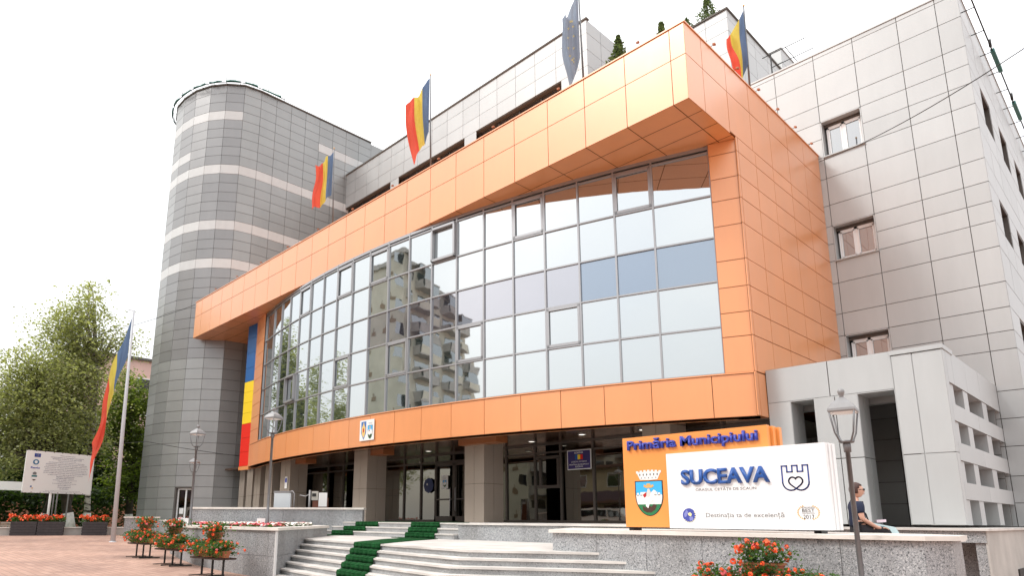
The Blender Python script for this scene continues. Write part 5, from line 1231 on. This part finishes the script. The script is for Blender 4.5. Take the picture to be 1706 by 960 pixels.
# ------------------------------------------------------------------ small things near the entrance
ea = thing('folding_panel', 'pale grey panel with metal tube handle standing behind the parapet', 'panel', (-24.0, 14.0, 1.52))
A = V3((-24.7, 12.95, 1.5)); k = MB(mat('panel_pale', (.60, .64, .66), .4)); k.obox(A, (.42, .5, 0), (-.25, .2, 0), (0, 0, 1.12)); k.build('board', ea)
k = MB(LMT); k.obox(A+Z*1.12+V3((-.02, -.02, 0)), (.46, .54, 0), (-.25, .2, 0), (0, 0, .09)); k.tube([A+V3((.62, .55, 0)), A+V3((.62, .55, 1.1)), A+V3((.55, .5, 1.2)), A+V3((.44, .45, 1.18))], .03, LMT, 8); k.build('handle', ea)
io = thing('intercom_post', 'metal post with small grey call box and paper notice by the parapet', 'intercom', (-23.2, 13.9, 1.52))
k = MB(LMT); k.tube([(-23.75, 14.0, 1.5), (-23.75, 14.0, 2.75)], .045, LMT, 8); k.tube([(-24.1, 13.75, 2.55), (-23.9, 13.9, 2.5), (-23.75, 14.0, 2.6)], .025, LMT, 6); k.build('post', io)
k = MB(mat('call_box_grey', (.45, .43, .38), .5), BLK); k.obox((-23.7, 14.05, 2.35), (.16, .2, 0), (-.1, .08, 0), (0, 0, .36)); k.obox((-23.67, 14.06, 2.5), (.1, .12, 0), (.01, -.008, 0), (0, 0, .12), BLK); k.build('call_box', io)
k = MB(mat('cabinet_brown', (.16, .05, .025), .5)); k.obox((-23.72, 14.12, 1.5), (.40, .45, 0), (-.2, .16, 0), (0, 0, .95)); k.build('cabinet', io)
k = MB(SHW); k.obox((-23.5, 14.26, 2.1), (.22, .25, 0), (.01, -.008, 0), (0, 0, .55)); k.build('paper', io)
# ------------------------------------------------------------------ roof things
def conifer(label, p, h, r_, seed):
    random.seed(seed); o = thing('conifer', label, 'conifer', p, 'small conifers on the roofs'); k = MB(LFC)
    for i in range(int(900*h)):
        t = random.random()**1.2; a_ = random.uniform(0, 6.28); rr = r_*(1-t)*random.uniform(.5, 1.15)*(1+.3*sin(a_*3+t*9)); leaf(k, V3(p)+V3((rr*cos(a_), rr*sin(a_), .1+t*h)), .09, LFC)
    k.build('needles', o); k = MB(BRK); k.tube([p, V3(p)+Z*h*.9], [.04, .01], BRK, 5); k.build('stem', o)
conifer('small conifer on the canopy roof beside the faded blue flag', (-10.12, 16.25, 15.5), 1.15, .34, 1)
conifer('tiny pointed conifer tip on the canopy roof near its corner', (-8.55, 16.1, 15.5), .6, .13, 2)
conifer('small conifer on the roof of the rear block', (-14.4, 32.6, 29.2), 2.0, .65, 3)
conifer('stubby conifer on the rear block roof left of the taller one', (-15.6, 32.4, 29.2), 1.0, .5, 4)
def spot_proto():
    o = thing('roof_spotlight', 'x', 'spotlight', (0, 0, 0), 'small spotlights along the canopy edge', world=False)
    k = MB(BLK); k.tube([(0, .1, 0), (0, -.05, .16), (0, -.25, .2)], .014, BLK, 5); k.build('arm', o)
    k = MB(TER); k.obox((-.07, -.36, .14), (.14, 0, 0), (0, .13, .03), (0, 0, .09)); k.build('head', o); return o
s0 = spot_proto(); s0.location = (-9.1, 15.85, 15.5); s0.scale = (.6, .6, .6); s0['label'] = 'small spotlight on the canopy front edge, first from the right corner'
nm = ['second', 'third', 'fourth', 'fifth', 'sixth', 'seventh', 'eighth', 'ninth', 'tenth', 'eleventh']
for i in range(10): dup(s0, (-12.1-3*i, 15.85, 15.5), 0, 'small spotlight on the canopy front edge, %s from the right corner' % nm[i])
for i in range(6): dup(s0, (-7.75, 17.4+1.55*i, 15.5), pi/2, 'small spotlight on the canopy side edge, %s from the front corner' % (['first']+nm)[i])
fr = thing('wing_sign_frame', 'rail with dark tube lights on rods along the grey wing side edge', 'sign frame', (-2.0, 28, 18.6))
k = MB(BLK); k.tube([(-2.38, 25.2, 18.92), (-2.38, 58, 18.92)], .025, BLK, 5)
for i in range(20): y = 26.2+i*1.6; k.tube([(-2.8, y, 18.92), (-2.38, y, 18.92)], .018, BLK, 4)
k.build('rail', fr)
for i in range(6):
    y = 29.3+i*4.6; k = MB(LED, BLK); k.obox((-2.44, y, 18.86), (.13, 0, 0), (0, 1.7, 0), (0, 0, .13), LED); k.tube([(-2.38, y-.3, 18.9), (-2.38, y-.3, 19.2)], .05, BLK, 5); k.build('tube_light', fr)
an = thing('roof_aerial', 'thin horizontal aerial rods on the roof behind the grey wing', 'aerial', (-9, 27.5, 19.8))
k = MB(BLK); k.tube([(-9.35, 27, 19.7), (-9.35, 27, 21.5)], .03, BLK, 5); k.build('mast', an)
k = MB(BLK)
for i, y in enumerate((27, 27.9, 28.8, 29.7)): k.tube([(-9.7, y, 21.45), (-7.9, y, 21.45)], .018, BLK, 4)
k.tube([(-8.7, 26.9, 21.4), (-8.7, 30, 21.4)], .018, BLK, 4); k.build('rods', an)
def cable(name, label, P, sag, r=.012):
    k = MB(BLK); a_, b_ = V3(P[0]), V3(P[1]); k.tube([a_.lerp(b_, t/16)-Z*sag*4*(t/16)*(1-t/16) for t in range(17)], r, BLK, 4); tag(k.build(name), label, 'cable', 'overhead cables')
cable('overhead_cable', 'thin cable crossing the grey wing to the upper right', ((-7.62, 25.95, 15.2), (-.6, 18.5, 12.4)), .25, .013)
cable('overhead_cable', 'thin cable from the left end of the canopy across the tower', ((-42.18, 15.65, 15.32), (-49.5, 10.5, 13.4)), .2, .016)
cable('overhead_cable', 'thin cable slung low across the tower to the tricolour panel', ((-37.1, 17.05, 5.2), (-41.2, 13.2, 6.05)), .05, .02)
cable('overhead_cable', 'thin cable running left across the foot of the tower', ((-41.2, 13.2, 6.05), (-50, 10, 6.4)), .1, .014)
# ------------------------------------------------------------------ the woman behind the platform
def skin_chain(name, V_, E_, R_, m_, root=0, sub_=2):
    me = bpy.data.meshes.new(name); me.from_pydata(V_, E_, []); o = bpy.data.objects.new(name, me); C.objects.link(o)
    o.modifiers.new('s', 'SKIN'); sk = me.skin_vertices[0].data
    for i, r_ in enumerate(R_): sk[i].radius = (r_, r_) if not isinstance(r_, tuple) else r_
    for i in range(len(V_)): sk[i].use_root = (i == root)
    ss = o.modifiers.new('u', 'SUBSURF'); ss.levels = ss.render_levels = sub_
    bpy.context.view_layer.update(); m2 = bpy.data.meshes.new_from_object(o.evaluated_get(bpy.context.evaluated_depsgraph_get())); bpy.data.objects.remove(o)
    m2.materials.clear(); m2.materials.append(m_)
    for p in m2.polygons: p.use_smooth = True; p.material_index = 0
    return m2
pe = bpy.data.objects.new('person', None); C.objects.link(pe); pe.location = (-3.88, 13.06, 1.38)
tag(pe, 'seated woman in a navy top and dark glasses holding papers', 'person')
pe.rotation_euler = (0, 0, math.atan2(.731, .682)-.25)        # local +x is where she looks
# local frame: x forward, y left, z up, origin at the seat
bodyV = [(0, 0, .12), (.01, 0, .28), (.0, 0, .42), (-.01, 0, .52), (.01, 0, .60), (.03, 0, .66),
 (0, .17, .50), (.0, -.17, .50), (.02, .21, .28), (.02, -.21, .28), (.20, .20, .17), (.24, -.17, .14), (.27, .18, .17), (.31, -.15, .13),
 (.04, .09, .09), (.04, -.09, .09), (.42, .10, .09), (.42, -.10, .09), (.44, .10, -.34), (.44, -.10, -.34), (.56, .10, -.38), (.56, -.10, -.38)]
bodyE = [(0, 1), (1, 2), (2, 3), (3, 4), (4, 5), (3, 6), (3, 7), (6, 8), (7, 9), (8, 10), (9, 11), (10, 12), (11, 13), (0, 14), (0, 15), (14, 16), (15, 17), (16, 18), (17, 19), (18, 20), (19, 21)]
bodyR = [(.13, .15), (.105, .13), (.11, .14), (.09, .12), (.05, .05), (.048, .048), .06, .06, .043, .043, .032, .032, .026, .026, .085, .085, .06, .06, .04, .04, .035, .035]
m1 = skin_chain('b', bodyV, bodyE, bodyR, SKIN)
parts = [m1]
for sx, hx in ((1, V3((.29, .175, .17))), (-1, V3((.33, -.145, .13)))):
    for q, (dy, L_) in enumerate(((-.027, .065), (-.009, .075), (.009, .07), (.027, .055))):
        p0 = hx+V3((.0, dy, 0)); parts.append(skin_chain('f', [tuple(p0), tuple(p0+V3((.035, dy*.2, .004))), tuple(p0+V3((.035+L_*.5, dy*.3, -.01))), tuple(p0+V3((.035+L_*.8, dy*.3, -.032)))], [(0, 1), (1, 2), (2, 3)], [.011, .010, .009, .0075], SKIN, 0, 1))
    p0 = hx+V3((-.01, -.03*sx, 0)); parts.append(skin_chain('f', [tuple(p0), tuple(p0+V3((.03, -.025*sx, .008))), tuple(p0+V3((.06, -.03*sx, .0)))], [(0, 1), (1, 2)], [.012, .010, .008], SKIN, 0, 1))
# head
bmh = bmesh.new(); bmesh.ops.create_uvsphere(bmh, u_segments=24, v_segments=18, radius=1)
for v in bmh.verts:
    x, y, z = v.co; jaw = 1-.28*max(0, -z)**1.3; X = x*.098*(jaw if x < 0 else 1-.10*max(0, -z)); Y = y*.076*jaw; Zz = z*.118
    if x > .75 and abs(y) < .35: X += .022*max(0, 1-abs(z+.12)/.30)*(1-abs(y)/.35)          # nose
    if x > .7 and abs(abs(y)-.38) < .16 and abs(z-.08) < .16: X -= .008                    # eye sockets
    if x > .8 and abs(z+.48) < .09: X += .005                                               # lips
    v.co = V3((X+.055, Y, Zz+.765))
mh = bpy.data.meshes.new('h'); bmh.to_mesh(mh); bmh.free(); mh.materials.append(SKIN)
for p in mh.polygons: p.use_smooth = True
parts.append(mh)
bmj = bmesh.new()
for x in parts: bmj.from_mesh(x)
for sy_ in (1, -1): bmesh.ops.create_uvsphere(bmj, u_segments=8, v_segments=6, radius=.02, matrix=Matrix.Translation((.045, .077*sy_, .765)) @ Matrix.Diagonal((.8, .35, 1.4, 1)))
mj = bpy.data.meshes.new('body'); bmj.to_mesh(mj); bmj.free(); mj.materials.append(SKIN)
for p in mj.polygons: p.use_smooth = True; p.material_index = 0
o = bpy.data.objects.new('body', mj); C.objects.link(o); o.parent = pe
def addm(name, me): o = bpy.data.objects.new(name, me); C.objects.link(o); o.parent = pe; return o
addm('navy_top', skin_chain('navy_top', [(0, 0, .10), (.01, 0, .28), (.0, 0, .42), (-.01, 0, .53), (.0, .165, .515), (.0, -.165, .515), (.01, .205, .36), (.01, -.205, .36), (.0, 0, .575)], [(0, 1), (1, 2), (2, 3), (3, 4), (3, 5), (4, 6), (5, 7), (3, 8)], [(.145, .165), (.12, .145), (.135, .16), (.10, .13), .088, .088, .068, .068, (.065, .075)], NAV))
addm('black_trousers', skin_chain('black_trousers', [(0, 0, .10), (.04, .09, .09), (.04, -.09, .09), (.42, .10, .09), (.42, -.10, .09), (.44, .10, -.28), (.44, -.10, -.28)], [(0, 1), (0, 2), (1, 3), (2, 4), (3, 5), (4, 6)], [(.15, .15), .10, .10, .075, .075, .055, .055], JEAN))
bmh = bmesh.new(); bmesh.ops.create_uvsphere(bmh, u_segments=24, v_segments=16, radius=1)
for v in bmh.verts: 
    x, y, z = v.co; v.co = V3((x*.110+.036, y*.086, z*.122+.785))
bmesh.ops.delete(bmh, geom=[v for v in bmh.verts if v.co.x > .085 and v.co.z < .845 or v.co.z < .70 or (v.co.x > .04 and v.co.z < .79)], context='VERTS')
mh = bpy.data.meshes.new('hair'); bmh.to_mesh(mh); bmh.free(); mh.materials.append(HAIR)
for p in mh.polygons: p.use_smooth = True
h = addm('hair', mh); md = h.modifiers.new('t', 'SOLIDIFY'); md.thickness = .012; md.offset = 0
k = MB(BLK)
for s_ in (1, -1): k.obox((.148, .034*s_-.027, .765), (0, .054, 0), (.006, 0, 0), (0, 0, .034)); k.tube([(.15, .06*s_, .785), (.10, .078*s_, .785), (.045, .08*s_, .78)], .004, BLK, 5)
k.box((.15, -.01, .785), (.155, .01, .79)); k.build('sunglasses', pe)
k = MB(SHR); k.box((.150, -.02, .703), (.158, .02, .712)); k.build('lips', pe)
k = MB(BLK); k.tube([(-.05, .1, .60), (.05, .06, .52), (.13, -.05, .36), (.14, -.14, .2)], .014, BLK, 6); k.build('bag_strap', pe)
o = MB(PAP); o.obox((-3.58, 13.10, 1.44), (.26, .26, -.07), (-.04, .04, .01), (-.06, -.05, .15)); tag(o.build('folder'), 'pale blue paper folder held on the lap of the seated woman', 'folder')
o = MB(PNK); o.obox((-3.62, 13.2, 1.60), (.11, .12, .01), (-.03, .03, 0), (0, 0, .045)); tag(o.build('rolled_paper'), 'pale pink rolled paper in the hand of the seated woman', 'paper')
for o in bpy.data.objects:
    for q in ('_w', '_wl'):
        if q in o: del o[q]
